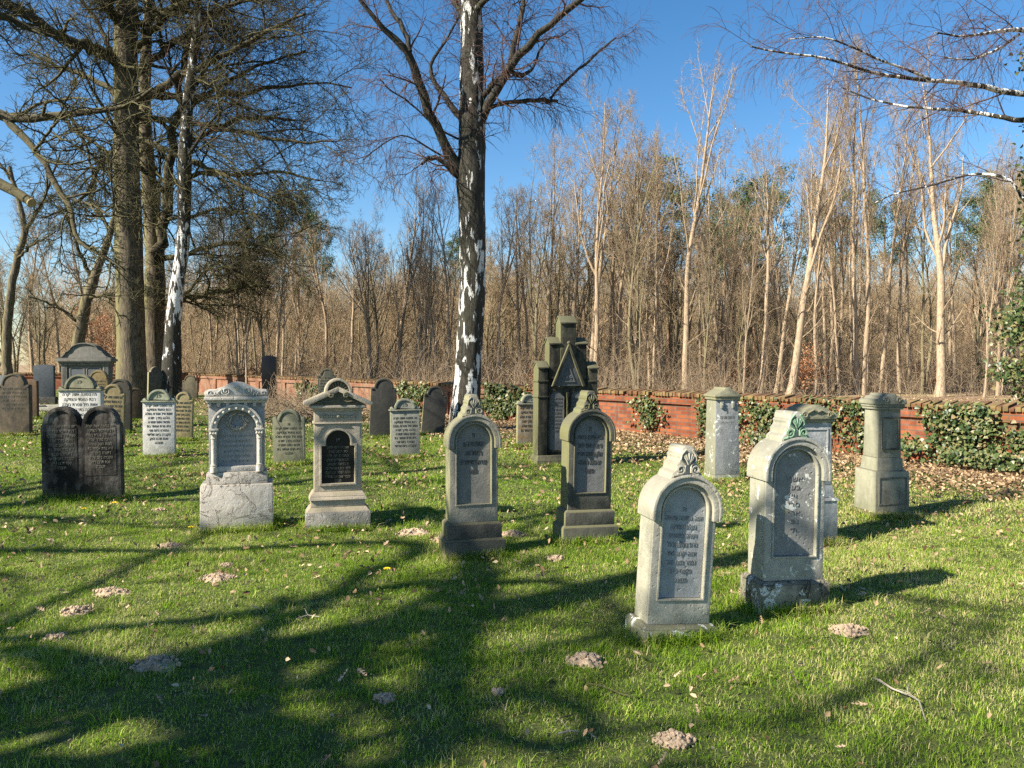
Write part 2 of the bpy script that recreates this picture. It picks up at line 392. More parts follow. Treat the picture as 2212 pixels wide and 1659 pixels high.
WL = math.hypot(AX + 17.95, 43 - AY); WANG = math.atan2(.789, -.614)
U0 = math.hypot(AX - 3.68, 15.2 - AY)
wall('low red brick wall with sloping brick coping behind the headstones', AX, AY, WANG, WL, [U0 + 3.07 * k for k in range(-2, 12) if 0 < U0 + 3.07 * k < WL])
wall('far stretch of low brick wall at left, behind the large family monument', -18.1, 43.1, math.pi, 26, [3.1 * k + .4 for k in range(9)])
def on_wall(u, y, z):
    c, s_ = math.cos(WANG), math.sin(WANG)
    return Vector((AX + u * c - y * s_, AY + u * s_ + y * c, z))
def wall_u(px):
    t = (px - CX) / F; Y = 19.93 / (1 + 1.285 * t); X = t * Y
    return math.hypot(AX - X, Y - AY)

# ------------------------------------------------------------------ gravestones
FOOT = []     # (x, y, half width, half depth, yaw) of each stone, for the grass
def gs(name, label, px, py, yaw, w_, d_, lean=0, back=0, group=None, cat='gravestone'):
    p = G(px, py + 5); yr = R(yaw)
    c = Vector((p.x - math.sin(yr) * d_ / 2 , p.y + math.cos(yr) * d_ / 2, 0))
    z = float(gz(c.x, c.y)) - .02
    FOOT.append((c.x, c.y, w_ / 2, d_ / 2, yr))
    return thing(name, label, cat, (c.x, c.y, z), (R(back), R(lean), yr), group)
def inscription(lines, w_, z1, pitch, y, mat, parent, name='inscription', ext=.0025, cx=0, fac=.78):
    """carved Hebrew lines, centred on cx, first line's top at z1; each line is stored left to right"""
    cu = bpy.data.curves.new(name, 'FONT'); cu.body = '\n'.join(l[::-1] for l in lines)
    cu.align_x = 'CENTER'; cu.size = pitch * fac * 1.25; cu.space_line = pitch / cu.size / 1.0
    cu.extrude = ext; cu.resolution_u = 2; cu.offset = -.012 * cu.size; cu.space_character = 1.12
    mx = max(len(l) for l in lines)
    tmp = bpy.data.objects.new('tmp_text', cu); COL.objects.link(tmp); dg = bpy.context.evaluated_depsgraph_get()
    me = bpy.data.meshes.new_from_object(tmp.evaluated_get(dg)); me.name = name; bpy.data.objects.remove(tmp)
    o = link(name, me, parent); o.rotation_euler = (R(90), 0, 0)
    sx = min(1.15, w_ / (mx * .595 * cu.size)); o.scale = (sx, 1, 1)
    o.location = (cx, y - ext * .4, z1 - pitch * .75)
    me.materials.clear(); me.materials.append(mat); return o

def framed_body(t, w_, d_, z0, zs, mat, pmat, margin, pz0, round_=True, rise=None, recess=.028, molding=.012):
    """slab with an arched recessed panel: back slab + front plate with a hole + moulding round the hole"""
    h = w_ / 2; outer = arch(-h, h, z0, zs, rise); pr = h - margin
    hole = arch(-pr, pr, pz0, zs, None if rise is None else rise * pr / h)
    bm = bmesh.new(); prism(bm, outer, -d_ / 2 + recess, d_ / 2); prism(bm, outer, -d_ / 2, -d_ / 2 + recess - .0005, [hole]); obj('slab', bm, mat, t, .006)
    if molding:
        q = pr + molding
        bm = bmesh.new(); prism(bm, arch(-q, q, pz0 - molding, zs, None if rise is None else rise * q / h), -d_ / 2 - .008, -d_ / 2 + .004, [hole]); obj('panel_moulding', bm, mat, t, .004)
    bm = bmesh.new(); prism(bm, arch(-pr + .002, pr - .002, pz0 + .002, zs, None if rise is None else rise * pr / h), -d_ / 2 + recess - .006, -d_ / 2 + recess + .01); obj('panel', bm, pmat, t, 0)
    return -d_ / 2 + recess - .006

def hooded(name, label, px, py, yaw, lean, W, D_, H, mats, lines, group, lm, back=0, plinths=2, tall=1.0):
    """arched stele under a projecting hood with a scrolled crest, on stepped plinths"""
    mat, pmat, bmat = mats
    t = gs(name, label, px, py, yaw, W * 1.25, D_ * 1.3, lean, back, group)
    z = -.06
    steps = {2: [(1.26, .19), (1.14, .13)], 1: [(1.22, .13)]}[plinths] if isinstance(plinths, int) else plinths
    for k, (s_, hh) in enumerate(steps):
        bm = bmesh.new(); ww = W * s_ / 2; dd = D_ / 2 + W * (s_ - 1) / 2
        hh2 = hh + (.06 if k == 0 else 0)
        box(bm, -ww, ww, -dd, dd, z, z + hh2 - .02); box(bm, -ww, ww, -dd, dd, z + hh2 - .0195, z + hh2, .02, .02)
        obj('plinth', bm, bmat, t, .006); z += hh2
    crest_h = .18 * tall
    zt = H - crest_h; r = W / 2; zs = zt - r - .02
    py_ = framed_body(t, W, D_, z, zs, mat, pmat, W * .145, z + (zt - z) * .17)
    # hood: band following the arch with square stops
    ro, ri = r + .013, r - .030; dz = .055
    outl = [(ro, zs - dz)] + arc(0, zs, ro, ro, 0, 180, 22) + [(-ro, zs - dz), (-ri, zs - dz)] + arc(0, zs, ri, ri, 180, 0, 22) + [(ri, zs - dz)]
    bm = bmesh.new(); prism(bm, outl, -D_ / 2 - .028, D_ / 2 + .02)
    o2 = [(ro + .009, zs - dz)] + arc(0, zs, ro + .009, ro + .009, 0, 180, 22) + [(-ro - .009, zs - dz), (-ro + .01, zs - dz)] + arc(0, zs, ro - .01, ro - .01, 180, 0, 22) + [(ro - .01, zs - dz)]
    prism(bm, o2, -D_ / 2 - .036, -D_ / 2 - .0285); obj('hood', bm, mat, t, .006)
    # crest
    zc = zs + ro - .012; cw = .098
    bm = bmesh.new()
    a = [(cw * 1.05, zc - .02), (cw * .95, zc + .02), (cw * .74, zc + .035), (cw * .70, zc + .05), (cw * .72, zc + .068), (cw * .55, zc + .086), (cw * .48, zc + .10), (cw * .55, zc + .118), (cw * .42, zc + .135), (cw * .40, crest_h + zc - .016), (cw * .28, crest_h + zc)]
    prism(bm, a + [(-x, y) for x, y in a[::-1]], -D_ / 2 + .012, D_ / 2 + .004); cr = obj('crest', bm, mat, t, .007)
    bm = bmesh.new(); yy = -D_ / 2 + .004
    for sg in (-1, 1):
        tube(bm, [(sg * x, y, zc_) for x, y, zc_ in spiral(cw * .50, zc + .045, yy, .031, .006, -60, -1.4)], .0085, 5)
        tube(bm, [(sg * x, yy, z_) for x, z_ in ((cw * .95, zc + .005), (cw * .62, zc + .012), (cw * .2, zc + .03), (cw * .18, zc + .07), (cw * .5, zc + .10), (cw * .45, zc + .13), (cw * .2, zc + crest_h - .02))], .008, 5)
    for k, a_ in enumerate((-38, -20, 0, 20, 38)):
        l_ = .07 - abs(a_) * .0005
        tube(bm, [(0, yy, zc + .075), (math.sin(R(a_)) * l_ * .5, yy - .008, zc + .075 + l_ * .5), (math.sin(R(a_)) * l_, yy, zc + .075 + l_ * .95)], .007, 5)
    obj('palmette', bm, M.get(name + '_pal', mat), cr, 0)
    iw = (W / 2 - W * .145) * 1.8
    inscription(lines, iw, zs + W * .22, (zs + W * .22 - z - (zt - z) * .26) / len(lines), py_, lm, t, fac=.68)
    return t
gD = stone('grey_sandstone_d', (.25, .235, .19), crust=.30, algae=.75, chip=.25)
gDp = stone('smooth_panel_d', (.20, .19, .165), crust=.15, algae=.1, chip=.1)
gDb = stone('dark_plinth_stone', (.11, .10, .078), crust=.45, algae=.5, chip=.4)
gE = stone('sooty_sandstone_e', (.12, .115, .092), crust=.45, algae=.9, acol=(.17, .175, .05))
gEp = stone('panel_e', (.17, .17, .165), crust=.2, algae=.1)
gF = stone('pale_grey_sandstone_f', (.37, .35, .29), dark=(.09, .085, .07), crust=.25, algae=.35, chip=.6, light=(.50, .47, .39))
gFp = stone('blue_grey_panel_f', (.31, .32, .32), dark=(.12, .12, .11), crust=.25, algae=0, chip=.6)
gFb = stone('lichened_plinth_f', (.30, .28, .19), crust=.3, algae=.6, chip=.6, lichen=.6, acol=(.13, .14, .04))
gG = stone('patchy_sandstone_g', (.34, .33, .29), dark=(.08, .08, .07), crust=.3, algae=.45, chip=.7, lichen=.2)
gGp = stone('peeling_panel_g', (.22, .22, .21), dark=(.09, .09, .085), crust=.2, algae=0, chip=.8, lichen=.25)
gGb = stone('flaking_plinth_g', (.28, .26, .20), crust=.55, algae=.2, chip=1, spall=1.0, lichen=.4)
M['hooded_gravestone_pal'] = None
GRP = 'hooded arched gravestones with scrolled crests'
del M['hooded_gravestone_pal']
hooded('hooded_gravestone', 'dark grey arched gravestone with scrolled crest, just in front of the thick birch trunk', 1026, 1202, 15, 0, .40, .20, 1.38,
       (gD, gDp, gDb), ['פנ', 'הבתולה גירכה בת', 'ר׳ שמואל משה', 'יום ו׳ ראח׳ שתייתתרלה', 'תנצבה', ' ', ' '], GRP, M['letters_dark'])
hooded('hooded_gravestone', 'arched gravestone with crest and mossy yellow-green left side, in front of the stepped Gothic monument', 1274, 1176, 15, 1.2, .40, .20, 1.37,
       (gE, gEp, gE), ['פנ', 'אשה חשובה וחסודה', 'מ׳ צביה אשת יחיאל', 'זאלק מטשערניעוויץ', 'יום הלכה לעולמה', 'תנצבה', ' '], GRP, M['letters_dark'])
hooded('hooded_gravestone', 'pale arched gravestone with grey-blue inscribed panel, nearest to the viewer and leaning slightly right', 1468, 1376, 13, 3.6, .39, .20, 1.175,
       (gF, gFp, gFb), [' ', 'פנ', 'אשה חשובה וצנועה', 'בעלת הצדקה', 'וישרה במעשיה', 'מרת גאלעמבעל', 'אשה יקרה נאד', 'נפטר בשם טוב', 'תקשרי לרב', 'תנצבה'], GRP, M['letters_f'], plinths=[(1.20, .12)])
tG = hooded('hooded_gravestone', 'tall weathered arched gravestone with peeling panel and green-stained crest, right of the nearest gravestone', 1718, 1320, 10, 1.0, .41, .22, 1.33,
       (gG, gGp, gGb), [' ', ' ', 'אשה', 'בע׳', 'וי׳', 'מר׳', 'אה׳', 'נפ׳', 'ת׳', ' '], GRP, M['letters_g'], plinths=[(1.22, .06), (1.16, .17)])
cop = plain('green_copper_stain', (.16, .26, .17), .8, .5, 30)
for ch in tG.children:
    if ch.name.startswith('crest'):
        for g_ in ch.children: g_.data.materials.clear(); g_.data.materials.append(cop)

def round_top(name, label, px, py, yaw, W, D_, H, mat, style='arch', lean=0, back=0, lines=None, lm=None, group=None, cap=None):
    """plain slabs: arch, shoulder, capped (tympanum over a ledge), low (segmental head)"""
    t = gs(name, label, px, py, yaw, W, D_, lean, back, group)
    h = W / 2; bm = bmesh.new(); yf = -D_ / 2
    if style == 'arch':
        prism(bm, arch(-h, h, -.08, H - h), yf, D_ / 2); obj('slab', bm, mat, t, .012)
        bm = bmesh.new(); prism(bm, arch(-h + .02, h - .02, H - h - .02, H - h), yf - .012, yf + .002, [arc(0, H - h, h - .05, h - .05, 180, 0, 14)[:-1] + [(h - .05, H - h - .001)]] if False else ()) ; bm.free()
        band = arc(0, H - h, h - .018, h - .018, 0, 180, 18) + arc(0, H - h, h - .05, h - .05, 180, 0, 18)
        bm = bmesh.new(); prism(bm, band, yf - .010, yf + .004); obj('arch_moulding', bm, mat, t, .003)
        ztxt = H - h
    elif style == 'shoulder':
        r = h * .76; zs = H - r - .02
        prism(bm, shoulder(W, zs, r, .02, z0=-.08), yf, D_ / 2); obj('slab', bm, mat, t, .010)
        band = arc(0, zs + .02, r - .012, r - .012, 0, 180, 18) + arc(0, zs + .02, r - .04, r - .04, 180, 0, 18)
        bm = bmesh.new(); prism(bm, band, yf - .012, yf + .004)
        for sg in (-1, 1): revolve_ = box(bm, sg * (h - .028) - .028, sg * (h - .028) + .028, yf - .012, yf + .004, zs - .03, zs - .002)
        obj('arch_moulding', bm, mat, t, .003); ztxt = zs
    elif style == 'ears':                        # slab with round head between two small raised ears
        r = h * .74; zs = H - r
        prism(bm, [(-h, -.08), (h, -.08), (h, zs + .05), (h - .05, zs + .06), (h - .07, zs - .0)] + arc(0, zs, r, r, 0, 180, 16)[0:] + [(-h + .07, zs), (-h + .05, zs + .06), (-h, zs + .05)], yf, D_ / 2)
        obj('slab', bm, mat, t, .009)
        band = arc(0, zs, r - .015, r - .015, 0, 180, 18) + arc(0, zs, r - .045, r - .045, 180, 0, 18)
        bm = bmesh.new(); prism(bm, band, yf - .012, yf + .004); obj('arch_moulding', bm, mat, t, .003); ztxt = zs
    elif style == 'capped':                      # upright slab, ledge, round tympanum with small ears
        r = h * .70; zl = H - r - .035
        box(bm, -h, h, yf, D_ / 2, -.08, zl); obj('slab', bm, mat, t, .008)
        bm = bmesh.new(); box(bm, -h - .022, h + .022, yf - .022, D_ / 2 + .015, zl + .001, zl + .022); obj('ledge', bm, cap or mat, t, .006)
        bm = bmesh.new(); prism(bm, [(-h + .0, zl + .023), (h, zl + .023), (h, zl + .05), (h - .03, zl + .07), (r + .008, zl + .045)] + arc(0, zl + .035, r, r, 0, 180, 18) + [(-r - .008, zl + .045), (-h + .03, zl + .07), (-h, zl + .05)], yf, D_ / 2)
        ty = obj('tympanum', bm, cap or mat, t, .006)
        band = arc(0, zl + .035, r + .004, r + .004, 0, 180, 18) + arc(0, zl + .035, r - .03, r - .03, 180, 0, 18)
        bm = bmesh.new(); prism(bm, band, yf - .016, yf + .004); obj('arch_moulding', bm, cap or mat, ty, .003)
        inscription(['פנ'], .1, zl + .02 + r * .72, .085, yf, lm or M['letters_mid'], t, 'heading')
        ztxt = zl
    elif style == 'low':
        prism(bm, arch(-h, h, -.08, H - h * .22, h * .22), yf, D_ / 2); obj('slab', bm, mat, t, .010); ztxt = H - h * .25
    if lines:
        top = ztxt - .02
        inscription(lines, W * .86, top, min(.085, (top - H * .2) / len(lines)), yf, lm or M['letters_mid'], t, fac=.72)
    return t
LN = ['פה טמונה אשה יקרה', 'רבת החסד והצדקה', 'אשת חיל עטרת בעלה', 'הלכה בדרך ישרה', 'מצות השם שמרה', 'היא מרת אסתר בת', 'נפטרה ביום שני', 'ונקברה ביום שלישי', 'שנת תרכו לפק', 'תנצבה']
st_white = stone('whitewashed_stone', (.52, .50, .45), dark=(.12, .12, .11), crust=.2, algae=.2, light=(.66, .63, .58), chip=.4)
st_cap = stone('algae_covered_cap', (.30, .31, .22), crust=.25, algae=.7, acol=(.24, .26, .10))
st_tan = stone('tan_sandstone', (.30, .245, .13), crust=.22, algae=.45, acol=(.26, .22, .06))
st_tan2 = stone('ochre_sandstone', (.25, .20, .105), crust=.30, algae=.45, acol=(.23, .21, .05))
st_grn = stone('greenish_grey_stone', (.20, .195, .13), crust=.35, algae=.6, acol=(.17, .19, .07))
st_dk = stone('dark_sooty_stone', (.075, .066, .05), crust=.55, algae=.35, chip=.5, acol=(.13, .14, .04))
st_dk2 = stone('blackened_stone', (.05, .048, .042), crust=.5, algae=.8, acol=(.19, .21, .05), chip=.3)
st_brn = stone('brown_dark_stone', (.12, .078, .045), crust=.4, algae=.2)
st_M = stone('grey_inscribed_stone', (.24, .24, .20), crust=.25, algae=.9, acol=(.25, .27, .07))

# double stone
def double_stone():
    mat = stone('soot_blackened_double_stone', (.14, .11, .085), dark=(.012, .011, .010), crust=.75, algae=.15, light=(.32, .29, .25), chip=.6)
    t = gs('double_gravestone', 'black twin-arched double gravestone with faded pale inscriptions, at front left', 178, 1078, 12, .83, .14, -.4)
    H = 1.10; h = .415; r = .185; zs = H - r
    pts = [(-h, -.08), (h, -.08), (h, zs - .03), (h - .02, zs)] + arc(.205, zs, r, r, 0, 168, 14) + [(.0, zs - .06)] + arc(-.205, zs, r, r, 12, 180, 14) + [(-h + .02, zs), (-h, zs - .03)]
    bm = bmesh.new(); prism(bm, pts, -.07, .07); obj('slab', bm, mat, t, .012)
    for cx in (-.205, .205):
        band = arc(cx, zs, r - .012, r - .012, 0, 180, 18) + arc(cx, zs, r - .05, r - .05, 180, 0, 18)
        bm = bmesh.new(); prism(bm, band, -.084, -.066); obj('arch_moulding', bm, mat, t, .004)
        bm = bmesh.new(); prism(bm, arch(cx - .165, cx + .165, .30, zs - .06, .02), -.0745, -.066); obj('inscription_field', bm, mat, t, .003)
        inscription(LN, .31, zs - .02, .052, -.0745, M['letters_gold'], t, cx=cx, ext=.002)
double_stone()
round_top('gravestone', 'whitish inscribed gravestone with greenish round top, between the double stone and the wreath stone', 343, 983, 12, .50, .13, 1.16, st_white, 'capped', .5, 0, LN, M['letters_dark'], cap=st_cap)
round_top('gravestone', 'tan round-topped gravestone half hidden behind the whitish inscribed stone', 393, 950, 10, .37, .12, 1.01, st_tan, 'shoulder', 2, lines=LN[:8], lm=M['letters_mid'])
round_top('gravestone', 'whitewashed gravestone with green-stained dome, behind the black twin-arched stone', 174, 985, 6, .66, .15, 1.42, stone('mottled_whitewashed_stone', (.45, .44, .38), dark=(.14, .15, .12), crust=.3, algae=.5, light=(.62, .60, .58)), 'capped', 0, 0, LN, M['letters_dark'], cap=st_grn)
round_top('gravestone', 'ochre shouldered gravestone right behind the white domed stone', 240, 962, 10, .42, .12, 1.22, st_tan2, 'shoulder', 2, lines=LN[:8], lm=M['letters_mid'])
round_top('gravestone', 'tall black round-topped gravestone between the ochre stone and the oak', 258, 932, 8, .46, .13, 1.24, st_dk, 'arch', 1)
round_top('gravestone', 'small brown gravestone with pale rounded rim, in front of the oak trunk', 297, 905, 25, .42, .16, .92, st_brn, 'arch', -4)
round_top('gravestone', 'broad dark gravestone with mossy rounded head at the left edge of the picture', 30, 937, 6, .64, .15, 1.37, stone('mossy_dark_stone', (.10, .085, .05), crust=.5, algae=.5, light=(.19, .14, .10)), 'shoulder', 0, lines=LN[:6], lm=M['letters_mid'])
round_top('gravestone', 'grey gravestone cut off by the left edge of the picture, behind the broad dark one', 2, 915, 4, .34, .12, 1.30, stone('grey_plain_stone', (.14, .15, .15), crust=.3, algae=.2), 'low')
round_top('gravestone', 'dull brown gravestone just behind the broad dark stone at left', 60, 900, 5, .50, .13, 1.12, st_brn, 'low')
round_top('gravestone', 'ochre round-headed gravestone in front of the large family monument', 215, 905, 6, .48, .12, 1.38, stone('ochre_worn_stone', (.20, .15, .07), crust=.3, algae=.3), 'arch', -1, lines=LN[:6], lm=M['letters_mid'])
round_top('gravestone', 'grey-brown round-topped gravestone next to the white birch, at the near end of the long wall', 410, 858, 6, .62, .14, 1.10, stone('grey_brown_stone', (.15, .13, .085), crust=.4, algae=.3), 'shoulder', 1)
round_top('gravestone', 'greenish eared gravestone between the wreath stone and the black-tablet stone', 624, 1003, 10, .47, .13, .88, st_grn, 'ears', 0, lines=['פנ'] + LN[:6] + ['תנצבה'], lm=M['letters_mid'])
round_top('gravestone', 'small dark gravestone with narrow round head, by the wall behind the black-tablet stone', 705, 890, 12, .54, .13, 1.44, stone('dark_green_stone', (.09, .095, .07), crust=.4, algae=.9, acol=(.20, .21, .05)), 'shoulder', 1, lines=LN[:6], lm=M['letters_mid'])
round_top('gravestone', 'tall black shouldered gravestone with bright mossy left edge, right of the black-tablet stone', 825, 942, 12, .53, .13, 1.30, st_dk2, 'shoulder', 2.5)
round_top('gravestone', 'grey inscribed gravestone with mossy arched cap, in front of the tall black shouldered stone', 876, 985, 12, .48, .13, 1.02, st_M, 'capped', -.5, 0, ['פנ'] + LN[:8], M['letters_dark'])
round_top('gravestone', 'black gravestone leaning right, beside the foot of the thick birch', 934, 935, 14, .50, .13, 1.10, st_dk2, 'shoulder', 5.5, -4)
round_top('gravestone', 'small ivy-stained gravestone with arched cap and orange patch, left of the stepped Gothic monument', 1143, 960, 14, .46, .13, 1.02, stone('orange_stained_stone', (.27, .16, .065), dark=(.06, .05, .04), crust=.4, algae=.8, light=(.24, .24, .20)), 'capped', 1, 0, LN[:6], M['letters_dark'], cap=st_M)
round_top('gravestone', 'thin grey gravestone seen edge-on in front of the white birch', 336, 862, 50, .60, .12, 1.45, stone('lit_edge_stone', (.12, .105, .08), crust=.4, algae=.9, acol=(.34, .33, .15)), 'shoulder', 2)  # sunlit left edge put into the colour through the pale algae tone

# white ornate stone with wreath
def wreath_stone():
    m = stone('white_limestone', (.50, .46, .40), dark=(.14, .13, .115), crust=.22, algae=.12, light=(.63, .59, .52), chip=.7)
    mp = stone('flaking_white_pedestal', (.52, .47, .40), dark=(.20, .17, .12), crust=.2, algae=.1, light=(.66, .60, .52), spall=1.0, chip=.4)
    mb = stone('blue_grey_limestone', (.30, .30, .30), dark=(.14, .14, .14), crust=.2, algae=.0, light=(.40, .39, .38), chip=.4)
    t = gs('wreath_gravestone', 'ornate white gravestone with carved wreath in a columned niche on a flaking pedestal', 512, 1143, 17, .66, .36, .3)
    bm = bmesh.new(); box(bm, -.33, .33, -.18, .18, -.08, .455, .006, .004); obj('pedestal', bm, mp, t, .012)
    bm = bmesh.new(); box(bm, -.275, .275, -.15, .15, .456, .57, .006, .006); obj('upper_plinth', bm, mp, t, .010)
    d = .115; z0, z1 = .571, 1.225; h = .25
    hole = arch(-.175, .175, z0 + .045, .98)
    bm = bmesh.new(); prism(bm, rect(-h, h, z0, z1), -d + .05, d); prism(bm, rect(-h, h, z0, z1), -d, -d + .0495, [hole]); obj('slab', bm, mb, t, .006)
    bm = bmesh.new(); prism(bm, arch(-.173, .173, z0 + .047, .98), -d + .044, -d + .055); obj('niche_back', bm, mb, t, 0)
    bm = bmesh.new()
    v = [(-.17, -d + .044, z0 + .10), (.17, -d + .044, z0 + .10), (.17, -d - .03, z0 + .03), (-.17, -d - .03, z0 + .03)]
    box(bm, -.175, .175, -d - .005, -d + .044, z0, z0 + .055, 0, 0); obj('sill', bm, m, t, .01)
    bm = bmesh.new(); prism(bm, arc(0, .98, .226, .226, 0, 180, 26) + arc(0, .98, .178, .178, 180, 0, 26), -d - .028, -d + .01)
    prism(bm, arc(0, .98, .236, .236, 0, 180, 26) + arc(0, .98, .214, .214, 180, 0, 26), -d - .038, -d - .0285); ar = obj('arch_ring', bm, m, t, .004)
    bm = bmesh.new()
    for k in range(9):
        a = R(18 * k + 18); c = Vector((math.cos(a) * .196, -d - .032, .98 + math.sin(a) * .196))
        bmesh.ops.create_uvsphere(bm, u_segments=8, v_segments=5, radius=.015, matrix=Matrix.Translation(c))
    obj('arch_studs', bm, m, ar, 0)
    for sg in (-1, 1):
        bm = bmesh.new(); cx = sg * .205
        revolve(bm, [(.034, z0), (.034, z0 + .05), (.028, z0 + .055), (.033, z0 + .068), (.023, z0 + .08), (.023, .885), (.03, .892), (.024, .90), (.027, .935), (.038, .965), (.038, .978)], cx, -d - .012)
        c_ = obj('column', bm, m, t, 0)
        bm = bmesh.new(); box(bm, cx - .043, cx + .043, -d - .055, -d + .03, .966, .985)
        for k in (-1, 0, 1): bmesh.ops.create_uvsphere(bm, u_segments=7, v_segments=5, radius=.015, matrix=Matrix.Translation((cx + k * .022, -d - .045, .94)))
        obj('capital', bm, m, c_, .003)
    bm = bmesh.new(); rr = random.Random(3)
    for k in range(46):
        a = R(k * 360 / 46 + 100); 
        if 80 < (k * 360 / 46 + 100) % 360 < 100: continue
        c = Vector((math.cos(a) * .068, -d + .028, 1.055 + math.sin(a) * .068)); dr = Vector((-math.sin(a) * (1 if k < 23 else -1), -.3, math.cos(a) * (1 if k < 23 else -1))) * .034
        out = Vector((math.cos(a), 0, math.sin(a))) * rr.uniform(-.014, .018)
        tube(bm, [c + out * .2, c + out + dr * .5 + Vector((0, -.02, 0)), c + out * 1.6 + dr], .0095, 5, .3)
    obj('wreath', bm, m, t, 0)
    bm = bmesh.new(); box(bm, -.285, .285, -d - .06, d + .02, z1 + .028, z1 + .062); box(bm, -.27, .27, -d - .035, d + .01, z1 + .001, z1 + .0275); obj('cornice', bm, m, t, .006)
    for k in range(7):
        bm = bmesh.new(); x = -.24 + .08 * k; box(bm, x - .016, x + .016, -d - .028, -d + .002, z1 - .035, z1); obj('dentil', bm, m, t, .004)
    zp = z1 + .063
    top = [(-.28, zp), (.28, zp), (.285, zp + .045), (.26, zp + .06), (.20, zp + .062), (.12, zp + .09), (.06, zp + .125), (.0, zp + .135), (-.06, zp + .125), (-.12, zp + .09), (-.20, zp + .062), (-.26, zp + .06), (-.285, zp + .045)]
    bm = bmesh.new(); prism(bm, top, -d - .035, d); pd = obj('pediment', bm, m, t, .012)
    bm = bmesh.new(); yy = -d - .038
    for sg in (-1, 1):
        tube(bm, [(sg * x, y, z) for x, y, z in spiral(.095, zp + .052, yy, .042, .008, 20, -1.6)], .008, 5)
        tube(bm, [(sg * x, yy, z) for x, z in ((.135, zp + .07), (.17, zp + .03), (.21, zp + .012), (.245, zp + .02))], .008, 5)
        tube(bm, [(sg * x, y, z) for x, y, z in spiral(.235, zp + .034, yy, .024, .006, 200, 1.3)], .007, 5)
        for k in range(4): tube(bm, [(sg * (.15 + .015 * k), yy, zp + .008), (sg * (.155 + .012 * k), yy - .003, zp + .02 + .02 * (k % 2)), (sg * (.16 + .01 * k), yy, zp + .05 - .006 * k)], .006, 4)
    for a_ in (-50, -25, 0, 25, 50): tube(bm, [(0, yy, zp + .06), (math.sin(R(a_)) * .035, yy - .006, zp + .06 + .045 * math.cos(R(a_)))], .008, 5)
    obj('scrollwork', bm, m, pd, 0)
    inscription(LN[:6], .30, .93, .048, -d + .044, M['letters_pale'], t, fac=.66)
wreath_stone()

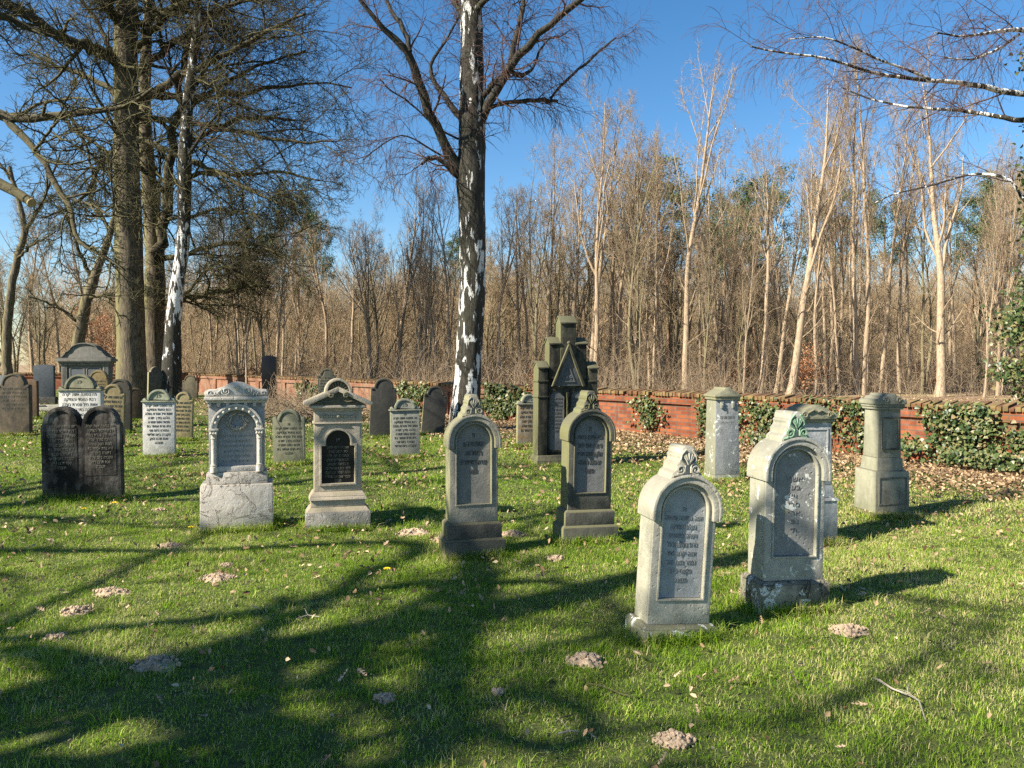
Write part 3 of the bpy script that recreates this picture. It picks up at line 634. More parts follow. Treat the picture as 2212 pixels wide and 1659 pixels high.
# pedimented stone with black tablet
def tablet_stone():
    m = stone('warm_sandstone', (.40, .34, .255), dark=(.11, .10, .08), crust=.15, algae=.5, acol=(.30, .29, .12), light=(.50, .43, .33), chip=.2)
    mc = stone('sooty_pediment_stone', (.20, .18, .12), dark=(.03, .03, .025), crust=.5, algae=.6, acol=(.22, .22, .09))
    mb = stone('patched_grey_base', (.30, .275, .235), dark=(.14, .12, .10), crust=.35, algae=.2, chip=.6, spall=.5, light=(.42, .40, .36))
    t = gs('tablet_gravestone', 'pedimented sandstone gravestone with shell finial and black Hebrew tablet', 731, 1137, 16, .60, .34, .5); t.scale = (1, 1, 1.04)
    def layer(nm, hw, hd, z0, z1, tx=.0, mat=m, bev=.006):
        bm = bmesh.new(); box(bm, -hw, hw, -hd, hd, z0, z1, tx, tx); return obj(nm, bm, mat, t, bev)
    layer('base', .305, .175, -.08, .195, 0, mb)
    layer('base_moulding', .30, .17, .196, .235, .035); layer('base_course', .255, .13, .236, .30, 0); layer('upper_moulding', .275, .148, .301, .335, .012); layer('sloped_course', .262, .138, .336, .375, .028)
    h, d = .225, .10; z0, z1 = .376, 1.005
    def tab(q): # tablet outline: rectangle with a narrower round head
        w1 = .155 + q; w2 = .115 + q
        return [(-w1, z0 + .075 - q), (w1, z0 + .075 - q), (w1, .80 + q), (w2, .80 + q)] + arc(0, .835, w2, w2 * .95, 0, 180, 16) + [(-w2, .80 + q), (-w1, .80 + q)]
    bm = bmesh.new(); prism(bm, rect(-h, h, z0, z1), -d + .04, d); prism(bm, rect(-h, h, z0, z1), -d, -d + .0395, [tab(0)]); obj('slab', bm, m, t, .006)
    bm = bmesh.new(); prism(bm, tab(.022), -d - .012, -d + .004, [tab(.0)]); obj('tablet_frame', bm, m, t, .004)
    bm = bmesh.new(); prism(bm, tab(-.002), -d + .026, -d + .045); obj('tablet', bm, M['slate'], t, 0)
    T = ['אשת חיל יראת אלקים', 'כפה פרשה לעניים', 'וכמעט כל הונה פזרה', 'לחברות גמילות חסדים', 'מ׳ בלימכה יאקבזאהן', 'אלמנ׳ חיים משטייערבערג', 'הלכה לעולמ׳ יום ג׳ טבת', 'ונקבר׳ עשק יג בו תרנד ל', 'תנצבה']
    inscription(['פנ'], .05, .875, .05, -d + .026, M['letters_gold'], t, 'heading')
    inscription(T, .29, .80, .039, -d + .026, M['letters_gold'], t, ext=.0015, fac=.8)
    for sg in (-1, 1):
        bm = bmesh.new(); prism(bm, [(sg * .205, .99), (sg * .205, .87), (sg * .15, .96), (sg * .11, .99)][::sg], -d - .008, -d + .003); obj('spandrel', bm, m, t, .003)
    layer('string_course', .24, .118, 1.006, 1.022, .004); layer('frieze', .225, .10, 1.023, 1.125)
    bm = bmesh.new(); prism(bm, rect(-.185, .185, 1.045, 1.105), -d - .006, -d + .002, [rect(-.175, .175, 1.055, 1.095)])
    for k in range(6):
        for sg in (-1, 1): bmesh.ops.create_uvsphere(bm, u_segments=8, v_segments=5, radius=.013, matrix=Matrix.Translation((sg * (.04 + .022 * k), -d + .0, 1.075)))
    bmesh.ops.create_uvsphere(bm, u_segments=12, v_segments=6, radius=.022, matrix=Matrix.Translation((0, -d, 1.075))); obj('frieze_beading', bm, m, t, .002)
    bm = bmesh.new(); box(bm, -.235, .235, -.11, .11, 1.126, 1.15); box(bm, -.265, .265, -.14, .14, 1.1505, 1.178); obj('cornice', bm, m, t, .005)
    zp = 1.179
    bm = bmesh.new(); prism(bm, [(-.27, zp), (.27, zp), (0, zp + .125)], -.12, .12); pd = obj('pediment', bm, mc, t, .004)
    bm = bmesh.new()
    for sg in (-1, 1):
        prism(bm, [(sg * .325, zp + .0), (sg * .325, zp + .028), (0, zp + .172), (0, zp + .125), (sg * .27, zp + .004)][::sg], -.155, .15)
    obj('raking_cornice', bm, m, t, .004)
    bm = bmesh.new()
    for sg in (-1, 1):
        tube(bm, [(sg * x, y, z) for x, y, z in spiral(.072, zp + .092, -.160, .026, .006, 60, 1.3)], .009, 6)
        tube(bm, [(sg * .03, -.125, zp + .055), (sg * .08, -.13, zp + .03), (sg * .14, -.128, zp + .035), (sg * .19, -.125, zp + .02)], .009, 5)
    obj('scrollwork', bm, mc, pd, 0)
    zc = zp + .115; r = .115
    bm = bmesh.new(); prism(bm, arc(0, zc, r, r * 1.05, 0, 180, 20), -.09, .10); sh = obj('shell_finial', bm, mc, t, .004)
    bm = bmesh.new(); prism(bm, arc(0, zc, r + .012, r * 1.05 + .012, 0, 180, 22) + arc(0, zc, r - .012, r * 1.05 - .012, 180, 0, 22), -.125, .11); obj('shell_rim', bm, m, sh, .004)
    bm = bmesh.new()
    for k in range(9):
        a = R(14 + 19 * k); tube(bm, [(math.cos(a) * .02, -.10, zc + .012), (math.cos(a) * r * .82, -.098, zc + math.sin(a) * r * .86)], .006, 5, 1.7)
    obj('shell_ribs', bm, mc, sh, 0)
tablet_stone()

# stepped Gothic monument
def gothic():
    m = stone('green_black_sandstone', (.10, .095, .065), dark=(.014, .014, .012), crust=.65, algae=.8, acol=(.15, .155, .055))
    mp = stone('dark_panel_slate', (.10, .105, .11), dark=(.03, .03, .03), crust=.3, algae=.1)
    t = gs('gothic_monument', 'tall dark stepped Gothic monument with pointed gable and two tablets', 1228, 1003, 14, 1.0, .40, .5, cat='monument')
    def blk(nm, x0, x1, hd, z0, z1, rh, par=t):
        """upright block whose roof slopes to the front and back"""
        bm = bmesh.new(); prism(bm, [(-hd, z0), (hd, z0), (hd, z1 - rh), (0, z1), (-hd, z1 - rh)], x0, x1, axis='x'); b = obj(nm, bm, m, par, .006)
        bm = bmesh.new(); e = .02
        prism(bm, [(-hd - e, z1 - rh - .012), (-hd - e, z1 - rh + .012), (0, z1 + .022), (hd + e, z1 - rh + .012), (hd + e, z1 - rh - .012), (0, z1 - .002)], x0 - .012, x1 + .012, axis='x'); obj('cap', bm, m, b, .004); return b
    bm = bmesh.new(); box(bm, -.50, .50, -.21, .21, -.08, .10); box(bm, -.50, .50, -.21, .21, .101, .18, .03, .045); obj('plinth', bm, m, t, .008)
    bm = bmesh.new(); box(bm, -.36, .36, -.10, .11, .181, 1.45); obj('slab', bm, m, t, .005)
    blk('centre_block', -.125, .125, .13, 1.20, 2.30, .10)
    for sg in (-1, 1):
        a, b = sorted((sg * .127, sg * .30)); blk('shoulder_block', a, b, .125, 1.35, 1.97, .09)
        a, b = sorted((sg * .325, sg * .475)); pl = blk('pillar', a, b, .145, .181, 1.60, .09)
        bm = bmesh.new(); box(bm, a - .012, b + .012, -.157, .157, 1.06, 1.085); box(bm, a - .012, b + .012, -.157, .157, 1.30, 1.325); obj('pillar_band', bm, m, pl, .004)
        # tablets with trefoil-like arched heads
        a, b = sorted((sg * .035, sg * .305)); c = (a + b) / 2
        bm = bmesh.new(); prism(bm, arch(a, b, .22, 1.10, .13), -.122, -.1005, [arch(a + .03, b - .03, .26, 1.06, .10)]); obj('tablet_frame', bm, m, t, .005)
        bm = bmesh.new(); prism(bm, arch(a + .031, b - .031, .262, 1.058, .10), -.110, -.1005); obj('tablet', bm, mp, t, 0)
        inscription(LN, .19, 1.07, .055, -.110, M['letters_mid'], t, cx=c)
    bm = bmesh.new(); revolve(bm, [(.03, .20), (.03, .26), (.018, .28), (.018, 1.05), (.03, 1.08), (.033, 1.14)], 0, -.128, 10); obj('colonnette', bm, m, t, 0)
    bm = bmesh.new(); prism(bm, [(-.22, 1.24), (.22, 1.24), (.0, 1.80)], -.150, -.1305); gb = obj('gable', bm, mp, t, .004)
    bm = bmesh.new()
    for sg in (-1, 1): prism(bm, [(sg * .27, 1.235), (sg * .225, 1.235), (0, 1.80), (0, 1.90)][::sg], -.19, -.131)
    bmesh.ops.create_uvsphere(bm, u_segments=8, v_segments=6, radius=.03, matrix=Matrix.Translation((0, -.165, 1.90)))
    obj('gable_moulding', bm, m, t, .004)
    bm = bmesh.new(); prism(bm, [(-.11, 1.30), (.11, 1.30), (0, 1.58)], -.162, -.1505, [[(-.085, 1.315), (.085, 1.315), (0, 1.53)]])
    for sg in (-1, 1): tube(bm, [(sg * x, y, z) for x, y, z in spiral(.045, 1.38, -.156, .03, .008, 0, 1.2)], .007, 5)
    obj('gable_ornament', bm, mp, gb, 0)
gothic()

# large family monument at far left
def family_monument():
    m = stone('dark_grey_monument_stone', (.15, .145, .125), dark=(.05, .05, .045), crust=.35, algae=.35)
    mp = stone('slate_grey_panels', (.095, .105, .115), dark=(.05, .05, .05), crust=.2, algae=0)
    t = gs('family_monument', 'large grey family monument with curved pediment and twin panels, left of the oak', 183, 876, 4, 1.75, .45, cat='monument')
    def bx(nm, x0, x1, hd, z0, z1, mat=m, tx=0): 
        bm = bmesh.new(); box(bm, x0, x1, -hd, hd, z0, z1, tx, tx); return obj(nm, bm, mat, t, .01)
    bx('plinth', -.88, .88, .26, -.08, .28); bx('plinth_moulding', -.84, .84, .22, .281, .34, tx=.03)
    bx('slab', -.60, .60, .12, .341, 1.48)
    for sg in (-1, 1):
        a, b = sorted((sg * .60, sg * .80)); bm = bmesh.new(); box(bm, a, b, -.16, .16, .341, 1.48)
        for k in range(4): x = a + .035 + .043 * k; box(bm, x, x + .02, -.172, -.161, .40, 1.42)
        obj('fluted_pilaster', bm, m, t, .004)
        a, b = sorted((sg * .06, sg * .50)); bm = bmesh.new(); prism(bm, arch(a - .04, b + .04, .42, 1.38, .06), -.14, -.121, [arch(a, b, .46, 1.34, .05)]); obj('panel_frame', bm, m, t, .004)
        bm = bmesh.new(); prism(bm, arch(a + .002, b - .002, .462, 1.338, .05), -.127, -.1205); obj('panel', bm, mp, t, 0)
    bx('architrave', -.83, .83, .19, 1.481, 1.57); bm = bmesh.new(); box(bm, -.88, .88, -.25, .25, 1.571, 1.62); box(bm, -.93, .93, -.28, .28, 1.621, 1.70); obj('cornice', bm, m, t, .01)
    def prof(o): return [(-.93 + o, 1.701 + o), (-.88 + o, 1.75), (-.76 + o, 1.80 - o), (-.66 + o * .5, 1.90 - o), (-.60, 1.98 - o), (-.53, 2.0 - o)] + arc(0, 2.0, .48 - o * .5, .27 - o, 172, 8, 14) + [(.53, 2.0 - o), (.60, 1.98 - o), (.66 - o * .5, 1.90 - o), (.76 - o, 1.80 - o), (.88 - o, 1.75), (.93 - o, 1.701 + o)]
    bm = bmesh.new(); prism(bm, prof(0), -.20, .20); obj('pediment', bm, m, t, .01)
    bm = bmesh.new(); prism(bm, prof(0), -.25, -.2005, [prof(.035)[::-1]]); obj('pediment_moulding', bm, m, t, .006)
family_monument()

def stele(name, label, px, py, yaw, segs, mats, cap, lines=None, lm=None, lean=0, ys=1.0, lz=(0.3, 1)):
    """stacked tapering blocks: segs = (part name, half width, half depth, z0, z1, taper, material index)"""
    t = gs(name, label, px, py, yaw, segs[0][1] * 2, segs[0][2] * 2, lean)
    for nm, hw, hd, z0, z1, tp, mi in segs:
        bm = bmesh.new(); box(bm, -hw, hw, -hd, hd, z0, z1, tp, tp); obj(nm, bm, mats[mi], t, .007)
    cap(t); t.scale = (1, 1, 1.06); t.location.z += .02
    return t
mI = stone('flaking_grey_stele', (.25, .26, .26), dark=(.10, .10, .10), crust=.3, algae=.8, acol=(.17, .165, .055), lichen=.08, chip=.6)
mIc = stone('mossy_stele_cap', (.24, .23, .16), crust=.3, algae=.7, acol=(.17, .17, .06))
def capI(t):
    bm = bmesh.new(); box(bm, -.18, .18, -.158, .158, 1.04, 1.075); prism(bm, [(-.192, 1.0755), (.192, 1.0755), (.192, 1.10), (.05, 1.17), (.04, 1.195), (-.04, 1.195), (-.05, 1.17), (-.192, 1.10)], -.168, .168); cp = obj('gabled_cap', bm, mIc, t, .007)
    bm = bmesh.new(); prism(bm, [(-.14, 1.085), (.14, 1.085), (0, 1.14)], -.175, -.166); obj('cap_panel', bm, mIc, cp, .003)
    for sg in (-1, 1):
        bm = bmesh.new(); tube(bm, [(sg * .08, -.136, 1.01), (sg * .08, -.142, .99), (sg * .08, -.144, .96), (sg * .08, -.140, .935)], .03, 6, .6); obj('flower_drop', bm, mI, t, 0)
    inscription(['פנ'] + LN[:6], .22, .92, .07, -.1395, M['letters_mid'], t)
tI = stele('stele_gravestone', 'tapering grey stele with gabled cap and mossy left side, before the ivied red wall', 1572, 1038, 12,
      [('foot', .190, .170, -.08, .10, .01, 0), ('shaft', .178, .155, .101, 1.04, .018, 0)], [mI], capI)
mJ = stone('pale_green_grey_stele', (.25, .24, .185), dark=(.05, .05, .045), crust=.45, algae=.5, acol=(.33, .33, .20), chip=.3)
mJd = stone('dark_stained_front', (.17, .165, .14), dark=(.03, .03, .028), crust=.6, algae=.8, acol=(.36, .36, .23))
mJb = stone('mossy_footing', (.10, .09, .05), crust=.4, algae=.6, acol=(.22, .15, .03))
def capJ(t):
    bm = bmesh.new(); box(bm, -.142, .142, -.142, .142, 1.05, 1.075); box(bm, -.152, .152, -.152, .152, 1.0755, 1.10)
    top = [(-.165, 1.1005), (.165, 1.1005), (.165, 1.135), (.15, 1.15), (.11, 1.15), (.085, 1.18), (.05, 1.185), (.035, 1.205), (-.035, 1.205), (-.05, 1.185), (-.085, 1.18), (-.11, 1.15), (-.15, 1.15), (-.165, 1.135)]
    prism(bm, top, -.165, .165); cp = obj('cap', bm, mJ, t, .008)
    bm = bmesh.new()
    for sg in (-1, 1): tube(bm, [(sg * x, y, z) for x, y, z in spiral(.07, 1.145, -.168, .028, .006, 0, 1.3)], .008, 5)
    obj('cap_scrolls', bm, mJ, cp, 0)
    bm = bmesh.new(); prism(bm, rect(-.10, .10, .66, .98), -.148, -.138, [rect(-.085, .085, .675, .965)]); obj('panel_moulding', bm, mJd, t, .003)
    bm = bmesh.new(); prism(bm, rect(-.155, .155, .13, .40), -.1955, -.188, [rect(-.14, .14, .145, .385)]); obj('pedestal_moulding', bm, mJd, t, .003)
stele('stele_gravestone', 'slim stele on a square pedestal with carved cap, rightmost gravestone before the ivy wall', 1935, 1117, 8,
      [('footing', .245, .245, -.10, .055, .0, 2), ('pedestal', .19, .19, .056, .455, .006, 0), ('collar', .150, .150, .456, .58, .012, 0), ('shaft', .130, .130, .581, 1.05, .008, 0)], [mJ, mJd, mJb], capJ)
mH = stone('blue_grey_stele_h', (.30, .31, .31), dark=(.08, .08, .08), crust=.3, algae=.45, acol=(.28, .28, .14), light=(.42, .43, .43), lichen=.25)
def capH(t):
    bm = bmesh.new(); box(bm, -.185, .185, -.145, .145, 1.02, 1.045)
    top = [(-.20, 1.0455), (.20, 1.0455), (.20, 1.08), (.185, 1.10), (.14, 1.10), (.11, 1.135), (.06, 1.15), (.03, 1.165), (-.03, 1.165), (-.06, 1.15), (-.11, 1.135), (-.14, 1.10), (-.185, 1.10), (-.20, 1.08)]
    prism(bm, top, -.16, .16); cp = obj('scrolled_cap', bm, mIc, t, .01)
    bm = bmesh.new()
    for sg in (-1, 1):
        tube(bm, [(sg * x, y, z) for x, y, z in spiral(.12, 1.085, -.164, .028, .006, 0, 1.3)], .008, 5)
        tube(bm, [(sg * .09, -.164, 1.10), (sg * .04, -.166, 1.125), (0, -.164, 1.11)], .010, 5)
    obj('cap_scrolls', bm, mIc, cp, 0)
    bm = bmesh.new(); prism(bm, rect(-.13, .13, .52, .97), -.134, -.124, [rect(-.115, .115, .535, .955)]); obj('panel_moulding', bm, mH, t, .003)
stele('stele_gravestone', 'grey stele with scrolled cap on a high pedestal, standing right behind the peeling arched gravestone', 1768, 1168, 10,
      [('footing', .24, .20, -.08, .012, .0, 0), ('pedestal', .205, .17, .013, .36, .004, 0), ('ledge', .215, .18, .361, .385, .012, 0), ('collar', .185, .15, .386, .49, .016, 0), ('shaft', .17, .135, .491, 1.02, .010, 0)], [mH], capH)

# dark modern stones at the back
def slab_on_base(name, label, px, py, yaw, W, D_, H, bh, mat, bmat, peak=.0, arc_=.05):
    t = gs(name, label, px, py, yaw, W, D_)
    h = W / 2; top = arch(-h, h, bh + .001, H - arc_, arc_) if not peak else [(-h, bh + .001), (h, bh + .001), (h, H - peak), (0, H), (-h, H - peak)]
    bm = bmesh.new(); prism(bm, top, -D_ / 2, D_ / 2); obj('slab', bm, mat, t, .006)
    bm = bmesh.new(); box(bm, -h - .06, h + .06, -D_ / 2 - .06, D_ / 2 + .06, -.08, bh); obj('plinth', bm, bmat, t, .01)
    return t
slb = stone('dark_blue_slate', (.055, .065, .075), dark=(.02, .02, .022), crust=.2, algae=.1, rough=.6)
rock = stone('rough_dark_plinth', (.09, .085, .07), crust=.5, algae=.2, spall=.8)
slab_on_base('slate_gravestone', 'dark blue slate gravestone with gently rounded top on a rough plinth', 95, 870, 8, .70, .16, 1.52, .32, slb, rock)
slab_on_base('black_stele', 'tall polished black stele with pointed top beside the far brick wall', 581, 868, 8, .52, .30, 1.86, .38, M['blackgranite'], M['blackgranite'], peak=.05)
def kerb(label, px, py, yaw, W, L_, mat):
    p = G(px, py); t = thing('grave_kerb', label, 'grave kerb', (p.x, p.y, float(gz(p.x, p.y))), (0, 0, R(yaw)))
    for nm, a in (('front_rail', (-W / 2, W / 2, 0, .14)), ('back_rail', (-W / 2, W / 2, L_ - .14, L_))):
        bm = bmesh.new(); box(bm, a[0], a[1], a[2], a[3], -.05, .16); obj(nm, bm, mat, t, .01)
    for sg in (-1, 1):
        a, b = sorted((sg * W / 2, sg * (W / 2 - .14))); bm = bmesh.new(); box(bm, a, b, .141, L_ - .141, -.05, .155); obj('side_rail', bm, mat, t, .01)
kerb('low pale stone kerb round the grave in front of the slate stone', 112, 890, 8, 1.9, 1.6, stone('pale_kerb', (.38, .36, .30), crust=.25, algae=.3))
# scroll-topped stone hidden behind the wreath stone
def hidden_scroll():
    t = gs('scrolled_gravestone', 'low dark gravestone with scrolled ears, peeping over the top of the wreath stone', 512, 905, 10, .6, .14)
    pts = [(-.30, -.05), (.30, -.05), (.30, .74), (.26, .80), (.20, .78), (.17, .74)] + arc(0, .74, .17, .13, 0, 180, 10) + [(-.20, .78), (-.26, .80), (-.30, .74)]
    bm = bmesh.new(); prism(bm, pts, -.07, .07); obj('slab', bm, st_dk, t, .01)
    bm = bmesh.new(); tube(bm, [(.18, 0, .88), (.22, 0, .92), (.23, 0, .98)], .035, 6, .4); obj('ornament', bm, st_dk, t, 0)
hidden_scroll()

# ------------------------------------------------------------------ trees: vectorised growth
def unit(a): return a / np.maximum(1e-9, np.linalg.norm(a, axis=-1, keepdims=True))
class Tree:
    def __init__(s, seed): s.r = np.random.default_rng(seed); s.lv = []
    def grow(s, start, d, length, r0, r1, nseg, wob, trop=(0, 0, 0), tropg=1.0, sides=4, keep=True, pw=1.0):
        N = len(start); pts = np.empty((N, nseg + 1, 3)); pts[:, 0] = start; d = unit(np.array(d, float)); st = (length / nseg)[:, None]
        tr = np.array(trop, float)
        for k in range(nseg):
            d = unit(d + s.r.normal(0, wob, (N, 3)) + tr * (1 + (tropg - 1) * k / nseg)); pts[:, k + 1] = pts[:, k] + d * st
        t = np.linspace(0, 1, nseg + 1)[None] ** pw
        rad = r0[:, None] * (1 - t) + r1[:, None] * t
        lv = (pts, rad, sides)
        if keep: s.lv.append(lv)
        return lv
    def spawn(s, lv, k, t0, t1, ang, lenf, radf, wobble=.25, flat=0.0, lmode='taper', up=0.0):
        """k children per parent between t0 and t1 of its length; ang = (min, max) degrees off the parent"""
        pts, rad, _ = lv; N, n, _ = pts.shape; r = s.r
        t = t0 + (t1 - t0) * ((np.arange(k)[None] + r.uniform(0, 1, (N, k))) / k)
        f = t * (n - 1); i = np.minimum(f.astype(int), n - 2); w_ = (f - i)[..., None]; idx = np.arange(N)[:, None]
        p = pts[idx, i] * (1 - w_) + pts[idx, i + 1] * w_; d = unit(pts[idx, i + 1] - pts[idx, i])
        rr = rad[idx, i] * (1 - w_[..., 0]) + rad[idx, i + 1] * w_[..., 0]
        plen = np.linalg.norm(pts[:, -1] - pts[:, 0], axis=1)[:, None]
        az = (np.arange(k)[None] * 2.4 + r.uniform(0, 6.28, (N, 1)) + r.normal(0, wobble, (N, k)))
        ref = np.where(np.abs(d[..., 2:3]) > .9, np.array([1., 0, 0]), np.array([0, 0, 1.])); a = unit(np.cross(d, ref)); b = np.cross(d, a)
        side = a * np.cos(az)[..., None] + b * np.sin(az)[..., None]
        side[..., 2] *= (1 - flat); side = unit(side)
        an = np.radians(r.uniform(ang[0], ang[1], (N, k)))[..., None]
        dd = unit(d * np.cos(an) + side * np.sin(an) + np.array([0, 0, up]))
        ln = plen * lenf * r.uniform(.6, 1.25, (N, k)) * ((1.15 - .65 * (t - t0) / max(1e-6, t1 - t0)) if lmode == 'taper' else 1)
        return p.reshape(-1, 3), dd.reshape(-1, 3), ln.ravel(), (rr * radf * r.uniform(.7, 1.1, (N, k))).ravel()
    def traced(s, lines, n=18, sides=10, rough=0.0, keep=True, endr=.25):
        """limbs from image polylines [(px,py,width px)...], depth start, depth end"""
        P_, R_ = [], []
        for ln, D0, D1 in lines:
            m = len(ln); q = np.array([list(P(a[0], a[1], D0 + (D1 - D0) * i / (m - 1))) for i, a in enumerate(ln)])
            rr = np.array([a[2] * (D0 + (D1 - D0) * i / (m - 1)) / F / 2 for i, a in enumerate(ln)])
            seg = np.concatenate([[0], np.cumsum(np.linalg.norm(np.diff(q, axis=0), axis=1))]); tt = np.linspace(0, seg[-1], n)
            o = np.stack([np.interp(tt, seg, q[:, j]) for j in range(3)], 1)
            for _ in range(2): o[1:-1] = .25 * o[:-2] + .5 * o[1:-1] + .25 * o[2:]
            o[1:-1] += s.r.normal(0, rough, (n - 2, 3)) * np.interp(tt, seg, rr)[1:-1, None]
            P_.append(o); R_.append(np.interp(tt, seg, rr))
        lv = (np.array(P_), np.array(R_), sides)
        if keep: s.lv.append(lv)
        return lv
def tubes(levels, bumpy=0.0, seed=0):
    VV, FF, base = [], [], 0; rg = np.random.default_rng(seed)
    for pts, rad, S in levels:
        N, n, _ = pts.shape
        tg = np.empty_like(pts); tg[:, 1:-1] = pts[:, 2:] - pts[:, :-2]; tg[:, 0] = pts[:, 1] - pts[:, 0]; tg[:, -1] = pts[:, -1] - pts[:, -2]; tg = unit(tg)
        m = unit(tg.mean(1)); ref = np.where(np.abs(m[:, 2:3]) > .75, np.array([1., .1, 0]), np.array([0, .1, 1.]))[:, None, :]
        a = unit(np.cross(tg, ref)); b = np.cross(tg, a)
        th = np.arange(S) * 2 * np.pi / S
        rr = rad[..., None] * np.ones(S)
        if bumpy:
            nz = rg.normal(0, bumpy, (N, n, S)); nz = (nz + np.roll(nz, 1, 2) + np.roll(nz, 1, 1)) / 2; rr = rr * (1 + nz)
        ring = pts[:, :, None] + (a[:, :, None] * np.cos(th)[:, None] + b[:, :, None] * np.sin(th)[:, None]) * rr[..., None]
        VV.append(ring.reshape(-1, 3))
        q = (base + np.arange(N)[:, None, None] * n * S + np.arange(n - 1)[None, :, None] * S + np.arange(S)[None, None, :])
        q2 = (base + np.arange(N)[:, None, None] * n * S + np.arange(n - 1)[None, :, None] * S + ((np.arange(S) + 1) % S)[None, None, :])
        FF.append(np.stack([q, q2, q2 + S, q + S], -1).reshape(-1, 4)); base += N * n * S
    return np.concatenate(VV), np.concatenate(FF)
def tube_obj(name, levels, mat, parent, bumpy=0, smooth=True):
    V_, F_ = tubes(levels, bumpy); return link(name, np_mesh(name, V_, F_, mat, smooth), parent)
def copy_tree(o):
    c = o.copy(); COL.objects.link(c)
    for ch in o.children:
        d = ch.copy(); COL.objects.link(d); d.parent = c
    return c
def const(n, v): return np.full(n, float(v))
def branchy(t, lv, spec):
    """spec: list of dict(k, t0, t1, ang, lf, rf, wob, trop, seg, sides, rmin)"""
    out = []
    for sp in spec:
        p, d, l, r = t.spawn(lv, sp['k'], sp.get('t0', .2), sp.get('t1', 1), sp.get('ang', (25, 60)), sp.get('lf', .5), sp.get('rf', .6), flat=sp.get('flat', 0), up=sp.get('up', 0), lmode=sp.get('lm', 'taper'))
        if 'lmin' in sp: l = np.maximum(l, sp['lmin'])
        if 'lmax' in sp: l = np.minimum(l, sp['lmax'])
        r = np.maximum(r, sp.get('rmin', .003))
        lv = t.grow(p, d, l, r, np.maximum(r * sp.get('r1', .35), sp.get('rend', .003)), sp.get('seg', 5), sp.get('wob', .12), sp.get('trop', (0, 0, .05)), sp.get('tg', 1), sp.get('sides', 4), keep=False)
        out.append(lv)
    return out

# --- forest tree prototypes (pale ridged trunks, ascending forks, fine twigs), 1 = full size in metres
def forest_proto(seed, H, r, fork, lean, mats, stems=1, dens=1.0):
    t = Tree(seed); N = stems
    a0 = t.r.uniform(0, 6.28, N); d0 = np.stack([np.cos(a0) * lean, np.sin(a0) * lean, np.ones(N)], 1)
    tr = t.grow(np.stack([np.cos(a0) * .25 * (N > 1), np.sin(a0) * .25 * (N > 1), const(N, -.2)], 1), d0, const(N, H * .93) * t.r.uniform(.8, 1, N), const(N, r), const(N, r * .12), 16, .055, (0, 0, .03), sides=8)
    tr[1][:, 0] *= 1.35
    sp = [dict(k=9, t0=fork, t1=.95, ang=(18, 44), lf=.36, rf=.60, wob=.10, trop=(0, 0, .08), seg=9, sides=5, rmin=.02),
          dict(k=6, t0=.2, t1=.98, ang=(20, 50), lf=.38, rf=.6, wob=.12, trop=(0, 0, .06), seg=6, sides=4, rmin=.012),
          dict(k=4, t0=.15, t1=1, ang=(22, 60), lf=.55, rf=.6, wob=.16, trop=(0, 0, .04), seg=4, sides=3, rmin=.008, rend=.005),
          dict(k=int(4 * dens), t0=.1, t1=1, ang=(25, 60), lf=.62, rf=.6, wob=.2, trop=(0, 0, .03), seg=3, sides=3, rmin=.0065, rend=.004, lmin=.3)]
    lv = branchy(t, tr, sp)
    low = branchy(t, tr, [dict(k=7, t0=.15, t1=fork, ang=(40, 85), lf=.13, rf=.28, wob=.16, trop=(0, 0, .05), seg=6, sides=3, rmin=.009), dict(k=6, t0=.2, ang=(25, 60), lf=.45, rf=.6, wob=.2, seg=3, sides=3, rmin=.005, rend=.0035)])
    zmax = max(float(x[0][..., 2].max()) for x in lv)      # bring the top of the crown to the nominal height
    for x in [tr] + lv + low: x[0][..., 2] *= H / zmax
    root = link('forest_tree', None)
    tube_obj('trunk', [tr, lv[0]], M[mats[0]], root, .05); tube_obj('crown', lv[1:] + low, M[mats[1]], root)
    return root
protos = [forest_proto(11, 16, .20, .42, .03, ('robinia', 'robtwig')), forest_proto(12, 16, .17, .36, .09, ('robinia', 'robtwig'), 2),
          forest_proto(13, 16, .19, .50, .12, ('robinia', 'robtwig')), forest_proto(14, 16, .22, .33, .05, ('robinia', 'robtwig')),
          forest_proto(15, 16, .15, .40, .14, ('farbark', 'robtwig'), 2)]
fprotos = [forest_proto(21, 11, .12, .3, .10, ('farbark', 'fartwig'), 2, 1.2), forest_proto(22, 11, .13, .25, .05, ('farbark', 'fartwig'), 1, 1.2),
           forest_proto(23, 11, .11, .3, .16, ('robinia', 'fartwig'), 2, 1.2), forest_proto(24, 11, .10, .35, .2, ('farbark', 'fartwig'), 3)]
used = set()
def plant(p, x, y, h, H, rz, label, group, wide=1.0, name='forest_tree', cat='tree'):
    if p.name in used: o = copy_tree(p)
    else: o = p; used.add(p.name)
    o.name = name; s_ = h / H
    o.location = (x, y, float(gz(x, y)) - .05); o.scale = (s_ * wide, s_ * wide, s_); o.rotation_euler = (0, 0, rz)
    tag(o, label, cat, group); return o
rf = random.Random(42)
